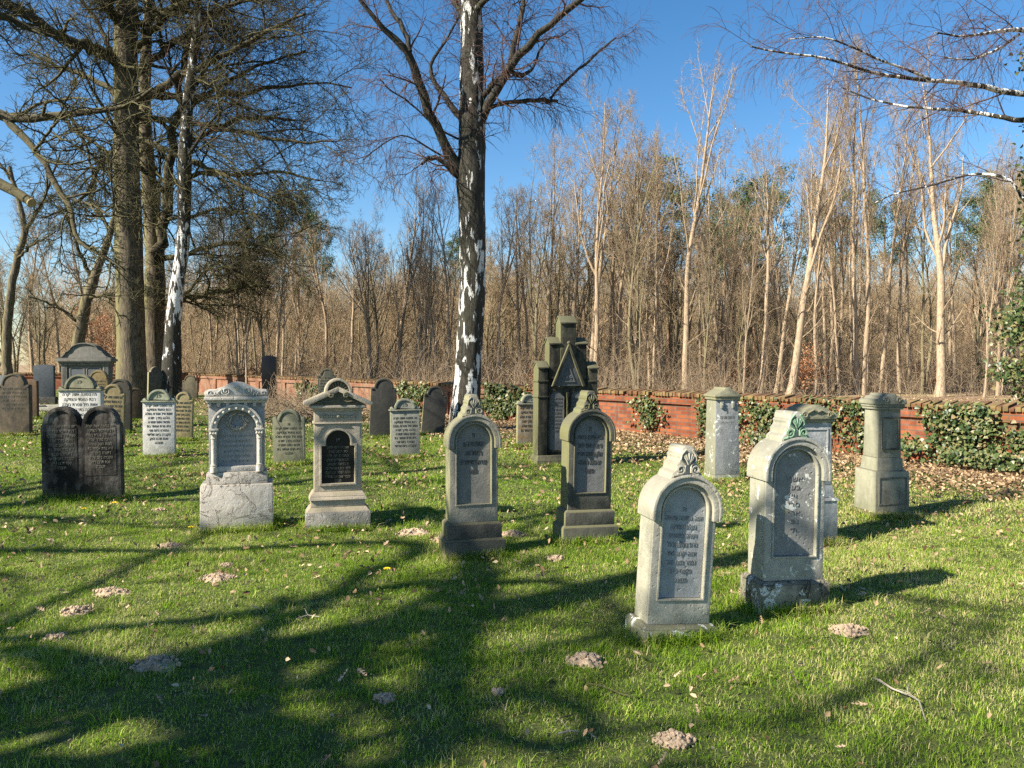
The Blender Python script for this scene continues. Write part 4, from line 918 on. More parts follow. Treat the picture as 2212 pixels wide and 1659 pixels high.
front = [  # px of trunk, depth, top py, prototype, width factor, what singles it out
 (1610, 37, 560, 4, .8, 'pale slanting trunk crossing behind, left of the gabled stele'), (1640, 35, 300, 2, .9, 'bare pale tree just left of the twin-stemmed one, above the gabled stele'),
 (1705, 34, 90, 3, 1.15, 'tall bare tree with thick pale trunk, above the gap right of the gabled stele'), (1762, 38, 200, 0, .8, 'thin straight bare tree right of the thick pale one'),
 (1800, 40, 260, 1, .8, 'thin bare tree left of the slim stele'), (1855, 36, 110, 1, 1.0, 'bare forked tree with two stems, left above the slim stele'),
 (1900, 39, 180, 2, .9, 'bare tree rising right above the slim stele'), (1985, 37, 330, 4, .8, 'leaning bare tree right of the slim stele'),
 (2030, 34, 60, 3, 1.25, 'tallest pale bare tree, above the ivy patch of the wall'), (2125, 33, 560, 2, .7, 'short pale leaning trunk near the right edge'),
 (2170, 36, 380, 0, .8, 'bare tree at the far right edge'), (2060, 42, 300, 1, .8, 'slender bare tree behind the tallest pale one'),
 (1275, 36, 200, 1, 1.1, 'pale twin-stemmed tree rising directly behind the Gothic monument'), (1335, 37, 270, 0, .9, 'bare tree right of the Gothic monument, above the red wall'),
 (1385, 35, 240, 4, .9, 'slim pale tree above the red wall, second right of the Gothic monument'), (1430, 39, 330, 2, .8, 'bare tree in front of the dark green pine'),
 (1480, 34, 120, 0, 1.0, 'tall bare tree whose top stands alone in the sky, right of centre'), (1520, 40, 380, 1, .7, 'low bare tree right of the tall solitary top'),
 (1560, 38, 430, 2, .7, 'low bare tree above the gabled stele'), (1225, 38, 300, 2, .9, 'bare tree just left of the Gothic monument top'),
 (1170, 36, 340, 4, .9, 'bare tree left of the Gothic monument'), (1130, 40, 420, 1, .8, 'bare tree between the birch and the Gothic monument'),
 (1080, 38, 400, 0, .8, 'bare tree just right of the thick birch'), (962, 38, 370, 2, .8, 'bare tree just left of the thick birch'),
 (905, 41, 400, 1, .8, 'bare tree above the leaning black gravestone'), (850, 42, 320, 3, .9, 'round-crowned bare tree standing alone left of the birch'),
 (800, 43, 440, 4, .8, 'bare tree left of the round-crowned one'), (752, 44, 470, 2, .8, 'slanting bare tree above the black-tablet stone'),
 (705, 45, 460, 0, .8, 'bare tree above the small dark gravestone by the wall'), (655, 46, 500, 1, .8, 'bare tree above the eared gravestone'),
 (600, 47, 480, 2, .8, 'bare tree behind the black stele'), (548, 47, 500, 4, .8, 'bare tree left of the black stele'),
 (500, 48, 470, 0, .8, 'bare tree above the wreath stone'), (455, 49, 460, 1, .8, 'bare tree right of the white birch'),
 (130, 50, 420, 2, .9, 'bare tree behind the slate gravestone'), (75, 48, 440, 0, .9, 'bare tree behind the left wall'), (215, 52, 400, 3, .9, 'bare tree behind the family monument')]
for px, D, py, k, wd, lab in front:
    p = P(px, 860, D); h = P(px, py, D).z * 1.07
    plant(protos[k], p.x, D, h, 16, rf.uniform(0, 6.28), lab, 'pale bare trees along the wood edge beyond the wall', wd * min(1.25, 16 / h * .80) * .95)
for j in range(50):                       # more slim pale trunks between them
    D = rf.uniform(33, 43); px = rf.uniform(1070, 2240) if j % 3 else rf.uniform(430, 980); py = rf.uniform(240, 460) if px > 1050 else rf.uniform(420, 520)
    p = P(px, 860, D); h = P(px, py, D).z
    plant(protos[j % 5], p.x, D, h, 16, rf.uniform(0, 6.28), 'slim pale trunk crowded between taller bare trees just beyond the wall', 'slim pale trunks crowding the wood edge', rf.uniform(.55, .85))
n = 0
while n < 120:
    D = rf.uniform(40, 74); px = rf.uniform(-250, 2460); p = P(px, 860, D)
    h = rf.uniform(7.0, 10.2) + (D - 40) * .06
    if px < 1000: h *= .9
    plant(fprotos[rf.randrange(4)], p.x, D, h, 11, rf.uniform(0, 6.28), 'slender bare tree deep in the wood beyond the wall', 'bare trees deep in the wood', rf.uniform(.9, 1.3))
    n += 1

# pines behind
def pine(seed, H, cr):
    t = Tree(seed)
    tr = t.grow(np.array([[0, 0, -.1]]), np.array([[.03, .02, 1.]]), const(1, H), const(1, .2), const(1, .04), 12, .02, sides=7)
    lv = branchy(t, tr, [dict(k=34, t0=.5, t1=1, ang=(50, 85), lf=.26, rf=.4, wob=.1, trop=(0, 0, .07), seg=6, sides=4, rmin=.02), dict(k=7, t0=.3, ang=(25, 60), lf=.4, rf=.6, wob=.15, trop=(0, 0, .1), seg=4, sides=3, rmin=.01)])
    root = link('pine_tree', None); tube_obj('trunk', [tr] + lv[:1], M['pinebark'], root)
    pts = lv[1][0][:, 2:].reshape(-1, 3); pts = np.repeat(pts, 22, 0) + t.r.normal(0, .17, (len(pts) * 22, 3)); N = len(pts)
    d = unit(t.r.normal(0, 1, (N, 3)) + np.array([0, 0, .6])); s_ = unit(np.cross(d, t.r.normal(0, 1, (N, 3)))) * .035; L = t.r.uniform(.1, .22, (N, 1))
    V_ = np.stack([pts - s_, pts + s_, pts + d * L], 1).reshape(-1, 3)
    link('needle_crown', np_mesh('needle_crown', V_, np.arange(N * 3).reshape(-1, 3), M['needles']), root); return root
pp = [pine(31, 15, 3), pine(32, 15, 3)]
for i, (px, D, py, wd, lab) in enumerate([(1445, 45, 385, 1.45, 'dark green pine showing above the bare wood, right of centre'), (1590, 52, 440, 1.0, 'small pine top left of the thick pale tree'), (1632, 50, 410, 1.0, 'pointed pine top beside the thick pale tree'),
        (1800, 74, 425, .9, 'pine top above the slim stele'), (1900, 78, 440, .9, 'pine top right of the slim stele'), (1530, 76, 480, .9, 'low pine behind the solitary bare tree top'), (655, 58, 425, .7, 'ragged pine left of centre, over the black-tablet stone'),
        (700, 62, 480, .7, 'lower pine beside the ragged one'), (2150, 66, 400, .9, 'pine near the right edge'), (2080, 70, 430, 1.0, 'pine behind the tallest pale tree'), (1350, 74, 500, .9, 'low pine above the red wall'), (560, 66, 500, 1., 'pine left of the black stele'), (1000, 74, 520, .9, 'pine hidden behind the thick birch')]):
    h = P(px, py, D).z; x = P(px, 800, D).x
    plant(pp[i % 2], x, D, h, 15, i * 1.3, lab, 'pines showing behind the bare wood', wd, 'pine_tree')

# undergrowth and far wood: tangles nobody could count
def sticks(name, N, seed, dfun, hmin, hmax, rad, mat, label, cat, ang=.35, kids=2):
    t = Tree(seed); x, y = dfun(t.r, N); keep = (WN[0] * x + WN[1] * y - WN[2] > 1.2); keep &= (x / y < .30) | (y > 36) | (t.r.random(len(x)) < .2)
    x, y = x[keep], y[keep]; N = len(x)
    st = np.stack([x, y, gz(x, y) - .05], 1); d = np.stack([t.r.normal(0, ang, N), t.r.normal(0, ang, N), np.ones(N)], 1)
    L = t.r.uniform(hmin, hmax, N) * t.r.uniform(.4, 1, N)
    a = t.grow(st, d, L, const(N, rad) * t.r.uniform(.6, 1.5, N), const(N, rad * .4), 4, .14, (0, 0, .02), sides=3)
    lv = [a]
    if kids: lv += branchy(t, a, [dict(k=kids, t0=.15, ang=(25, 70), lf=.45, rf=.7, wob=.2, seg=2, sides=3, rmin=rad * .5, rend=rad * .3)])
    o = tube_obj(name, lv, mat, None, smooth=False); return tag(o, label, cat, kind='stuff')
def band(a, b):
    def f(r, N):
        D = a + (b - a) * r.uniform(0, 1, N) ** .8; px = r.uniform(-500, 2700, N); return (px - CX) / F * D, D
    return f
sticks('brushwood', 9000, 1, band(27, 50), .5, 3.4, .010, M['robtwig'], 'tangled pale brush and saplings along the foot of the wood', 'undergrowth', .3, 5)
sticks('thicket', 15000, 2, band(45, 80), 2, 7.5, .016, M['fartwig'], 'brown thicket filling the wood between the trunks', 'undergrowth', .22, 6)
sticks('far_wood', 22000, 3, band(80, 115), 6, 15.5, .035, M['fartwig'], 'distant brown wood closing the view behind all the trees', 'wood', .16, 7)

# russet-leaved shrubs
def leaf_quads(c, size, r, up=.3):
    """folded, pointed leaves: two halves hinged on the midrib"""
    N = len(c); d = unit(r.normal(0, 1, (N, 3))); nrm = unit(r.normal(0, 1, (N, 3)) + np.array([0, 0, up])); s_ = unit(np.cross(d, nrm)); d = unit(np.cross(nrm, s_)); sz = size * r.uniform(.5, 1.35, (N, 1))
    j = lambda a, b: r.uniform(a, b, (N, 1)); fo = j(.05, .45)
    V_ = np.stack([c - d * sz, c + (-d * .35 + s_ * j(.3, .6) + nrm * fo) * sz, c + (d * .35 + s_ * j(.2, .6) + nrm * fo) * sz, c + (d * j(.7, 1.1) + nrm * j(-.2, .5)) * sz,
                   c + (d * .35 - s_ * j(.2, .6) + nrm * fo) * sz, c + (-d * .35 - s_ * j(.3, .6) + nrm * fo) * sz], 1).reshape(-1, 3)
    q = np.arange(N)[:, None] * 6; return V_, np.concatenate([q + np.array([[0, 1, 2, 3]]), q + np.array([[0, 3, 4, 5]])])
def russet(seed, px, D, py, wd, nl, label, z0=.4):
    t = Tree(seed); p = P(px, 860, D); top = P(px, py, D).z; root = thing('leafy_shrub', label, 'shrub', (p.x, D, float(gz(p.x, D))), group='shrubs that keep their russet leaves')
    N = 9; a = t.r.uniform(0, 6.28, N); d = np.stack([np.cos(a) * .35 * wd, np.sin(a) * .35, np.ones(N)], 1)
    st = t.grow(np.zeros((N, 3)), d, const(N, top) * t.r.uniform(.6, 1, N), const(N, .03), const(N, .01), 8, .12, sides=4)
    lv = branchy(t, st, [dict(k=8, t0=.2, ang=(30, 80), lf=.35, rf=.6, wob=.15, trop=(0, 0, 0), seg=5, sides=3, rmin=.008)])
    tube_obj('stems', [st] + lv, M['robtwig'], root)
    pts = lv[0][0].reshape(-1, 3); pts = pts[t.r.integers(0, len(pts), nl)] + t.r.normal(0, .13, (nl, 3)); V_, F_ = leaf_quads(pts, .055, t.r)
    link('leaves', np_mesh('leaves', V_, F_, M['russet']), root)
russet(51, 585, 38, 775, 1.2, 1500, 'russet-leaved shrub left of the black stele, behind the wall')
russet(52, 545, 37, 795, 1.2, 900, 'low russet shrub above the wreath stone')
russet(53, 1740, 36, 735, 1.4, 1100, 'russet-leaved shrub at the foot of the thick pale tree')
russet(54, 1600, 38, 760, 1.3, 800, 'sparse russet shrub above the gabled stele')
russet(55, 232, 52, 540, 1.3, 5000, 'large russet beech left of the oak trunk')
russet(56, 245, 47, 700, 1.3, 3500, 'low russet beech shrub between family monument and oak')
russet(57, 1165, 37, 790, 1.3, 900, 'russet shrub left of the Gothic monument')
russet(58, 2010, 40, 770, 1.3, 700, 'thin russet shrub right of the slim stele')

# --- thick birch in the centre
def centre_birch():
    t = Tree(61); D = 17.6
    b = P(1006, 950, D); root = thing('birch_tree', 'thick birch with dark fissured bark and white patches, right in the middle', 'tree', (b.x, D, 0))
    trunk = t.traced([([(1004, 960, 88), (1005, 925, 72), (1006, 880, 62), (1010, 820, 57), (1015, 740, 56), (1020, 640, 57), (1021, 540, 56), (1018, 440, 58), (1017, 390, 62), (1019, 330, 58), (1020, 260, 57), (1019, 200, 53), (1019, 100, 48), (1018, 0, 44), (1016, -160, 36), (1012, -400, 20)], D, D)], n=70, sides=28)
    L = []
    L += [([(1004, 392, 30), (985, 352, 26), (954, 301, 20), (922, 238, 19), (907, 180, 19), (896, 132, 17), (875, 95, 15), (838, 69, 12), (806, 42, 10), (780, 8, 9), (740, -60, 6)], D, D - 1.5)]
    L += [([(885, 112, 11), (870, 53, 11), (843, 26, 9), (836, 0, 9), (820, -80, 6)], D - .9, D - .5)]
    L += [([(1004, 395, 18), (990, 378, 16), (949, 342, 11), (925, 338, 10), (911, 355, 6)], D, D - .6)]
    L += [([(1000, 256, 18), (975, 227, 14), (938, 180, 10), (918, 150, 8), (960, 96, 6), (985, 50, 5), (1010, 0, 3)], D, D + .8)]
    L += [([(1030, 275, 24), (1060, 222, 19), (1097, 153, 17), (1134, 100, 16), (1187, 53, 14), (1261, -5, 12), (1330, -70, 8)], D, D - 1.2)]
    L += [([(1095, 156, 13), (1113, 90, 12), (1129, 26, 11), (1134, -40, 8)], D - .5, D + .6)]
    L += [([(1030, 232, 14), (1052, 196, 14), (1078, 168, 13), (1100, 150, 12)], D, D - .5)]
    L += [([(1045, 240, 9), (1071, 227, 9), (1134, 217, 10), (1180, 216, 9), (1203, 218, 7)], D, D + .9)]
    L += [([(1190, 214, 5), (1200, 195, 6), (1240, 159, 6), (1293, 111, 5), (1330, 82, 4)], D + .8, D + 1.4)]
    L += [([(1100, 152, 9), (1134, 164, 8), (1155, 143, 6), (1166, 106, 5), (1190, 80, 3)], D - .4, D + .4)]
    L += [([(975, 350, 5), (922, 317, 4), (870, 286, 3), (817, 317, 3), (785, 345, 2)], D, D - 1)]
    L += [([(990, 300, 5), (940, 275, 4), (880, 215, 4), (840, 195, 3), (820, 170, 2)], D, D - 1)]
    L += [([(1012, 60, 16), (980, 0, 13), (950, -90, 9)], D, D + 1), ([(1025, 40, 16), (1070, -40, 12), (1120, -160, 8)], D, D - 1), ([(1015, -60, 14), (960, -160, 10), (900, -230, 6)], D, D)]
    limbs = t.traced(L, n=16, sides=8, rough=.25, keep=False)
    for k in range(limbs[0].shape[0]): pass
    off = np.array([b.x, D, 0.0])
    # hanging twigs
    sp = [dict(k=8, t0=.25, t1=1, ang=(20, 60), lf=.30, rf=.35, wob=.14, trop=(0, 0, .0), seg=7, sides=4, rmin=.008, lmin=.9, lmax=2.6),
          dict(k=8, t0=.15, t1=1, ang=(25, 75), lf=.75, rf=.55, wob=.08, trop=(0, 0, -.12), tg=1.5, seg=7, sides=3, rmin=.004, rend=.0028, lmin=.6, lmax=2.2),
          dict(k=5, t0=.1, t1=.95, ang=(15, 50), lf=.45, rf=.8, wob=.08, trop=(0, 0, -.16), seg=4, sides=3, rmin=.003, rend=.0024, lmin=.3)]
    tw = branchy(t, limbs, sp)
    ttop = (trunk[0][:, 32:], trunk[1][:, 32:], 8)
    tw2 = branchy(t, ttop, [dict(k=40, t0=.0, t1=.7, ang=(45, 90), lf=.11, rf=.06, wob=.12, trop=(0, 0, -.05), seg=7, sides=3, rmin=.006, lmin=.8, lmax=1.8), dict(k=9, t0=.15, ang=(20, 60), lf=.7, rf=.6, wob=.08, trop=(0, 0, -.15), seg=6, sides=3, rmin=.0035, rend=.0025)])
    sh = lambda l: (l[0] - off, l[1], l[2])
    tube_obj('trunk', [sh(trunk)], M['birch'], root, .035)
    tube_obj('limbs', [sh(limbs)], M['birch_limb'], root, .06)
    tube_obj('hanging_twigs', [sh(x) for x in tw + tw2], M['birchtwig'], root)
centre_birch()

# --- oaks and birch at the left
OAKSPEC = lambda s_=1.0: [dict(k=int(9 * s_), t0=.15, t1=1, ang=(25, 65), lf=.42, rf=.5, wob=.17, trop=(0, 0, .0), seg=8, sides=5, rmin=.02, flat=.3, lmin=1.2),
        dict(k=8, t0=.12, t1=1, ang=(25, 65), lf=.48, rf=.5, wob=.19, trop=(0, 0, .01), seg=6, sides=4, rmin=.011, flat=.3),
        dict(k=7, t0=.1, t1=1, ang=(25, 65), lf=.55, rf=.55, wob=.2, trop=(0, 0, .02), seg=4, sides=3, rmin=.007, rend=.005)]
OAKDENSE = [dict(k=12, t0=.08, t1=1, ang=(25, 65), lf=.50, rf=.5, wob=.15, trop=(0, 0, .0), seg=8, sides=5, rmin=.024, flat=.3, lmin=1.5),
        dict(k=7, t0=.12, t1=1, ang=(25, 60), lf=.62, rf=.55, wob=.15, trop=(0, 0, .0), seg=6, sides=4, rmin=.013, flat=.3),
        dict(k=7, t0=.1, t1=1, ang=(25, 60), lf=.62, rf=.6, wob=.17, trop=(0, 0, .01), seg=4, sides=3, rmin=.009, rend=.006),
        dict(k=3, t0=.1, t1=1, ang=(25, 60), lf=.7, rf=.7, wob=.2, trop=(0, 0, .02), seg=2, sides=3, rmin=.007, rend=.005)]
def left_oak():
    t = Tree(71); D = 34
    b = P(285, 860, D); root = thing('oak_tree', 'massive straight oak trunk with spreading bare crown, left of the white birch', 'tree', (b.x, D, 0))
    trunk = t.traced([([(287, 870, 78), (286, 840, 66), (284, 760, 58), (280, 620, 56), (277, 480, 54), (273, 360, 52), (272, 240, 50), (272, 120, 48), (274, 0, 44), (278, -150, 36), (284, -320, 22)], D, D)], n=60, sides=26)
    L = [([(262, 130, 26), (205, 108, 24), (130, 82, 22), (60, 36, 18), (-30, -5, 12)], D, D - 4), ([(265, 70, 18), (235, 10, 15), (190, -60, 10)], D, D - 2),
         ([(290, 225, 20), (350, 190, 17), (420, 150, 14), (500, 110, 11), (590, 60, 8), (660, 30, 5)], D, D - 3), ([(295, 250, 16), (360, 260, 13), (450, 270, 11), (540, 290, 9), (640, 310, 6), (720, 305, 4)], D, D - 2),
         ([(292, 160, 18), (360, 100, 15), (440, 50, 12), (520, 0, 9), (600, -40, 6)], D, D + 2), ([(292, 110, 16), (350, 40, 14), (400, -40, 10)], D, D - 2),
         ([(290, 300, 16), (350, 320, 12), (430, 350, 10), (520, 400, 8), (600, 440, 5)], D, D - 3), ([(292, 205, 14), (380, 215, 12), (480, 205, 10), (600, 190, 7), (700, 175, 4), (760, 190, 3)], D, D + 1),
         ([(265, 210, 13), (200, 170, 11), (130, 150, 9), (60, 110, 6)], D, D + 2), ([(262, 320, 12), (215, 350, 10), (190, 420, 8), (150, 450, 6), (90, 470, 4)], D, D - 1),
         ([(265, 180, 12), (220, 60, 9), (160, -20, 7)], D, D), ([(292, 60, 14), (420, -10, 10), (560, -60, 6)], D, D - 4), ([(292, 20, 12), (450, 30, 9), (620, -30, 5)], D, D - 1)]
    limbs = t.traced(L, n=18, sides=8, rough=.45, keep=False)
    tw = branchy(t, limbs, OAKDENSE); off = np.array([b.x, D, 0.0]); sh = lambda l: (l[0] - off, l[1], l[2])
    tube_obj('trunk', [sh(trunk)], M['oakbark'], root, .03); tube_obj('limbs', [sh(limbs)], M['oaklimb'], root, .06); tube_obj('crown', [sh(x) for x in tw], M['oaktwig'], root)
left_oak()
def second_oak():
    t = Tree(72); D = 36
    b = P(333, 860, D); root = thing('oak_tree', 'dark forked oak trunk squeezed between the massive oak and the white birch', 'tree', (b.x, D, 0))
    trunk = t.traced([([(334, 872, 60), (334, 820, 46), (332, 740, 42), (334, 640, 44), (336, 560, 40), (328, 480, 34), (322, 400, 30), (316, 320, 28), (312, 200, 24), (318, 60, 20), (330, -100, 12)], D, D)], n=50, sides=18)
    L = [([(338, 590, 28), (352, 500, 24), (362, 420, 22), (372, 330, 19), (380, 230, 16), (400, 120, 13), (430, 20, 9)], D, D - 1), ([(365, 400, 12), (430, 370, 10), (520, 380, 8), (600, 370, 6), (690, 390, 4)], D, D - 3),
         ([(372, 330, 12), (440, 290, 10), (540, 250, 8), (640, 260, 5)], D, D + 2), ([(345, 560, 13), (420, 545, 11), (500, 520, 9), (560, 530, 7), (640, 560, 4)], D, D - 4), ([(352, 655, 13), (420, 640, 13), (470, 628, 12), (523, 617, 11)], D, D - 3),
         ([(380, 250, 11), (470, 190, 9), (560, 140, 6), (660, 110, 4)], D, D - 2), ([(330, 470, 10), (400, 470, 8), (470, 450, 6), (560, 470, 4)], D, D - 2), ([(400, 640, 7), (430, 600, 6), (470, 560, 5), (520, 590, 3)], D - 1, D - 3)]
    limbs = t.traced(L, n=18, sides=8, rough=.45, keep=False); tw = branchy(t, limbs, OAKDENSE); off = np.array([b.x, D, 0.0]); sh = lambda l: (l[0] - off, l[1], l[2])
    tube_obj('trunk', [sh(trunk)], M['oakbark'], root, .05); tube_obj('limbs', [sh(limbs)], M['oaklimb'], root, .06); tube_obj('crown', [sh(x) for x in tw], M['oaktwig'], root)
second_oak()
def left_birch():
    t = Tree(73); D = 32
    b = P(370, 860, D); root = thing('birch_tree', 'leaning white birch with black foot, right of the two oaks', 'tree', (b.x, D, 0))
    trunk = t.traced([([(368, 872, 56), (369, 830, 44), (372, 770, 38), (374, 700, 32), (382, 620, 30), (392, 560, 27), (397, 500, 27), (398, 420, 28), (399, 350, 28), (402, 280, 25), (408, 200, 22), (417, 130, 18), (424, 60, 15), (430, -40, 11)], D, D)], n=50, sides=18)
    L = [([(399, 350, 9), (430, 300, 7), (470, 240, 5), (520, 220, 3)], D, D - 1), ([(408, 200, 8), (440, 150, 6), (470, 80, 4)], D, D), ([(400, 260, 7), (380, 190, 6), (350, 120, 4)], D, D - 1), ([(420, 110, 7), (450, 40, 5), (480, -20, 3)], D, D + 1)]
    limbs = t.traced(L, n=12, sides=6, rough=.2, keep=False)
    tw = branchy(t, limbs, [dict(k=7, t0=.2, ang=(25, 60), lf=.5, rf=.5, wob=.12, trop=(0, 0, -.04), seg=6, sides=3, rmin=.008, lmin=1), dict(k=7, t0=.2, ang=(20, 60), lf=.6, rf=.6, wob=.1, trop=(0, 0, -.12), seg=5, sides=3, rmin=.005, rend=.004)])
    off = np.array([b.x, D, 0.0]); sh = lambda l: (l[0] - off, l[1], l[2])
    tube_obj('trunk', [sh(trunk)], M['birch_left'], root, .03); tube_obj('limbs', [sh(limbs)], M['birch_limb'], root); tube_obj('hanging_twigs', [sh(x) for x in tw], M['birchtwig'], root)
left_birch()
def side_tree(seed, label, D, base, tl, L):
    t = Tree(seed); b = P(base, 860, D); root = thing('oak_tree', label, 'tree', (b.x, D, 0))
    trunk = t.traced([(tl, D, D)], n=34, sides=12, rough=.1)
    limbs = t.traced(L, n=14, sides=6, rough=.5, keep=False); tw = branchy(t, limbs, OAKSPEC(.8)); off = np.array([b.x, D, 0.0]); sh = lambda l: (l[0] - off, l[1], l[2])
    tube_obj('trunk', [sh(trunk)], M['oakbark'], root, .05); tube_obj('limbs', [sh(limbs)], M['oaklimb'], root, .05); tube_obj('crown', [sh(x) for x in tw], M['oaktwig'], root)
side_tree(74, 'thin crooked dark tree at the far left, behind the slate gravestone', 38, 18, [(16, 862, 22), (15, 800, 20), (14, 720, 18), (22, 640, 17), (36, 560, 15), (56, 500, 13), (40, 430, 10), (20, 360, 8)],
    [([(56, 505, 9), (85, 450, 7), (110, 390, 5), (130, 330, 3)], 38, 37), ([(40, 430, 7), (20, 380, 6), (-20, 330, 4)], 38, 38), ([(36, 560, 7), (70, 530, 5), (120, 500, 3)], 38, 36)])
side_tree(75, 'slanting mossy tree rising behind the large family monument', 41, 160, [(156, 862, 30), (160, 800, 26), (172, 720, 25), (190, 640, 22), (215, 570, 18), (240, 500, 14), (255, 430, 9)],
    [([(200, 610, 10), (170, 550, 8), (150, 480, 6), (130, 400, 3)], 41, 40), ([(190, 640, 9), (230, 640, 7), (290, 620, 4)], 41, 39), ([(240, 500, 8), (200, 440, 6), (180, 370, 4)], 41, 43), ([(178, 700, 8), (120, 660, 6), (60, 640, 3)], 41, 40)])

# oak standing outside the left edge: its limbs reach into the picture
def edge_oak():
    t = Tree(81); D = 16.5
    b = P(-260, 900, D); root = thing('oak_tree', 'oak outside the left edge with mossy limbs and a sawn-off bough reaching into the picture', 'tree', (b.x, D, 0))
    trunk = t.traced([([(-262, 980, 100), (-262, 900, 84), (-262, 700, 76), (-260, 400, 70), (-256, 200, 60), (-250, -100, 44), (-240, -500, 20)], D, D)], n=30, sides=18)
    L = [([(-250, 120, 34), (-150, 200, 28), (-60, 225, 24), (0, 242, 22), (30, 262, 20), (75, 262, 18), (130, 247, 16), (200, 243, 13), (265, 235, 10), (300, 220, 8), (330, 190, 6)], D, D - 1.2),
         ([(10, 250, 18), (45, 290, 15), (75, 325, 14), (105, 375, 13), (135, 425, 12), (160, 460, 10), (155, 500, 9), (175, 535, 8), (225, 550, 6), (270, 585, 4)], D - .4, D - 2),
         ([(130, 250, 9), (165, 285, 9), (200, 305, 7), (240, 335, 5)], D - .6, D - 1.4),
         ([(160, 430, 6), (215, 450, 5), (240, 470, 4), (255, 440, 3)], D - 1, D - 2), ([(75, 325, 7), (110, 280, 6), (150, 230, 4)], D - 1, D - 2),
         ([(-240, -40, 30), (-120, -20, 22), (-20, 20, 16), (60, 60, 12), (120, 80, 7)], D, D + 1), ([(-230, -200, 26), (-60, -220, 18), (120, -190, 12), (280, -150, 6)], D, D - 2), ([(-240, -120, 26), (-140, -200, 20), (-40, -320, 12)], D, D - 3)]
    limbs = t.traced(L, n=20, sides=9, rough=.3, keep=False); tw = branchy(t, limbs, OAKSPEC(.85))
    cut = t.traced([([(-255, 300, 34), (-140, 340, 28), (-60, 366, 25), (0, 395, 23), (35, 415, 21), (68, 438, 20)], D, D - .8)], n=14, sides=12, rough=.12, keep=False)
    off = np.array([b.x, D, 0.0]); sh = lambda l: (l[0] - off, l[1], l[2])
    tube_obj('trunk', [sh(trunk)], M['oakbark'], root, .03); tube_obj('limbs', [sh(limbs)], M['oaklimb'], root, .06); tube_obj('crown', [sh(x) for x in tw], M['oaktwig'], root)
    cb = tube_obj('sawn_bough', [sh(cut)], M['oaklimb'], root, .04)
    e = cut[0][0, -1] - off; d = unit(cut[0][0, -1] - cut[0][0, -2]); bm = bmesh.new()
    bmesh.ops.create_cone(bm, cap_ends=True, segments=14, radius1=cut[1][0, -1] * 1.02, radius2=cut[1][0, -1] * .98, depth=.03, matrix=Matrix.Translation(Vector(e)) @ Vector(d).to_track_quat('Z', 'Y').to_matrix().to_4x4())
    obj('saw_cut', bm, plain('pale_sawn_wood', (.35, .27, .16), .9, .3, 40), cb, 0)
edge_oak()

# trees standing behind and left of the camera; the photograph shows their shadows on the lawn
def shade_tree(seed, x, y, H, r, label, dens=1.0, spread=.5, fork=.28):
    t = Tree(seed); root = thing('oak_tree', label, 'tree', (x, y, 0), group='trees that shade the lawn')
    tr = t.grow(np.array([[0, 0, -.1]]), np.array([[.02, .02, 1.]]), const(1, H), const(1, r), const(1, r * .25), 16, .05, sides=12)
    lv = branchy(t, tr, [dict(k=int(13 * dens), t0=fork, t1=1, ang=(40, 80), lf=spread, rf=.5, wob=.13, trop=(0, 0, .03), seg=12, sides=7, rmin=.05)] + [dict(k=int(9 * dens), t0=.15, t1=1, ang=(25, 65), lf=.42, rf=.55, wob=.17, trop=(0, 0, .0), seg=8, sides=5, rmin=.03, flat=.3, lmin=1.2), dict(k=6, t0=.15, t1=1, ang=(25, 65), lf=.48, rf=.5, wob=.19, trop=(0, 0, .01), seg=6, sides=4, rmin=.012, flat=.3)])
    tube_obj('trunk', [tr, lv[0]], M['oakbark'], root, .04); tube_obj('crown', lv[1:], M['oaktwig'], root)
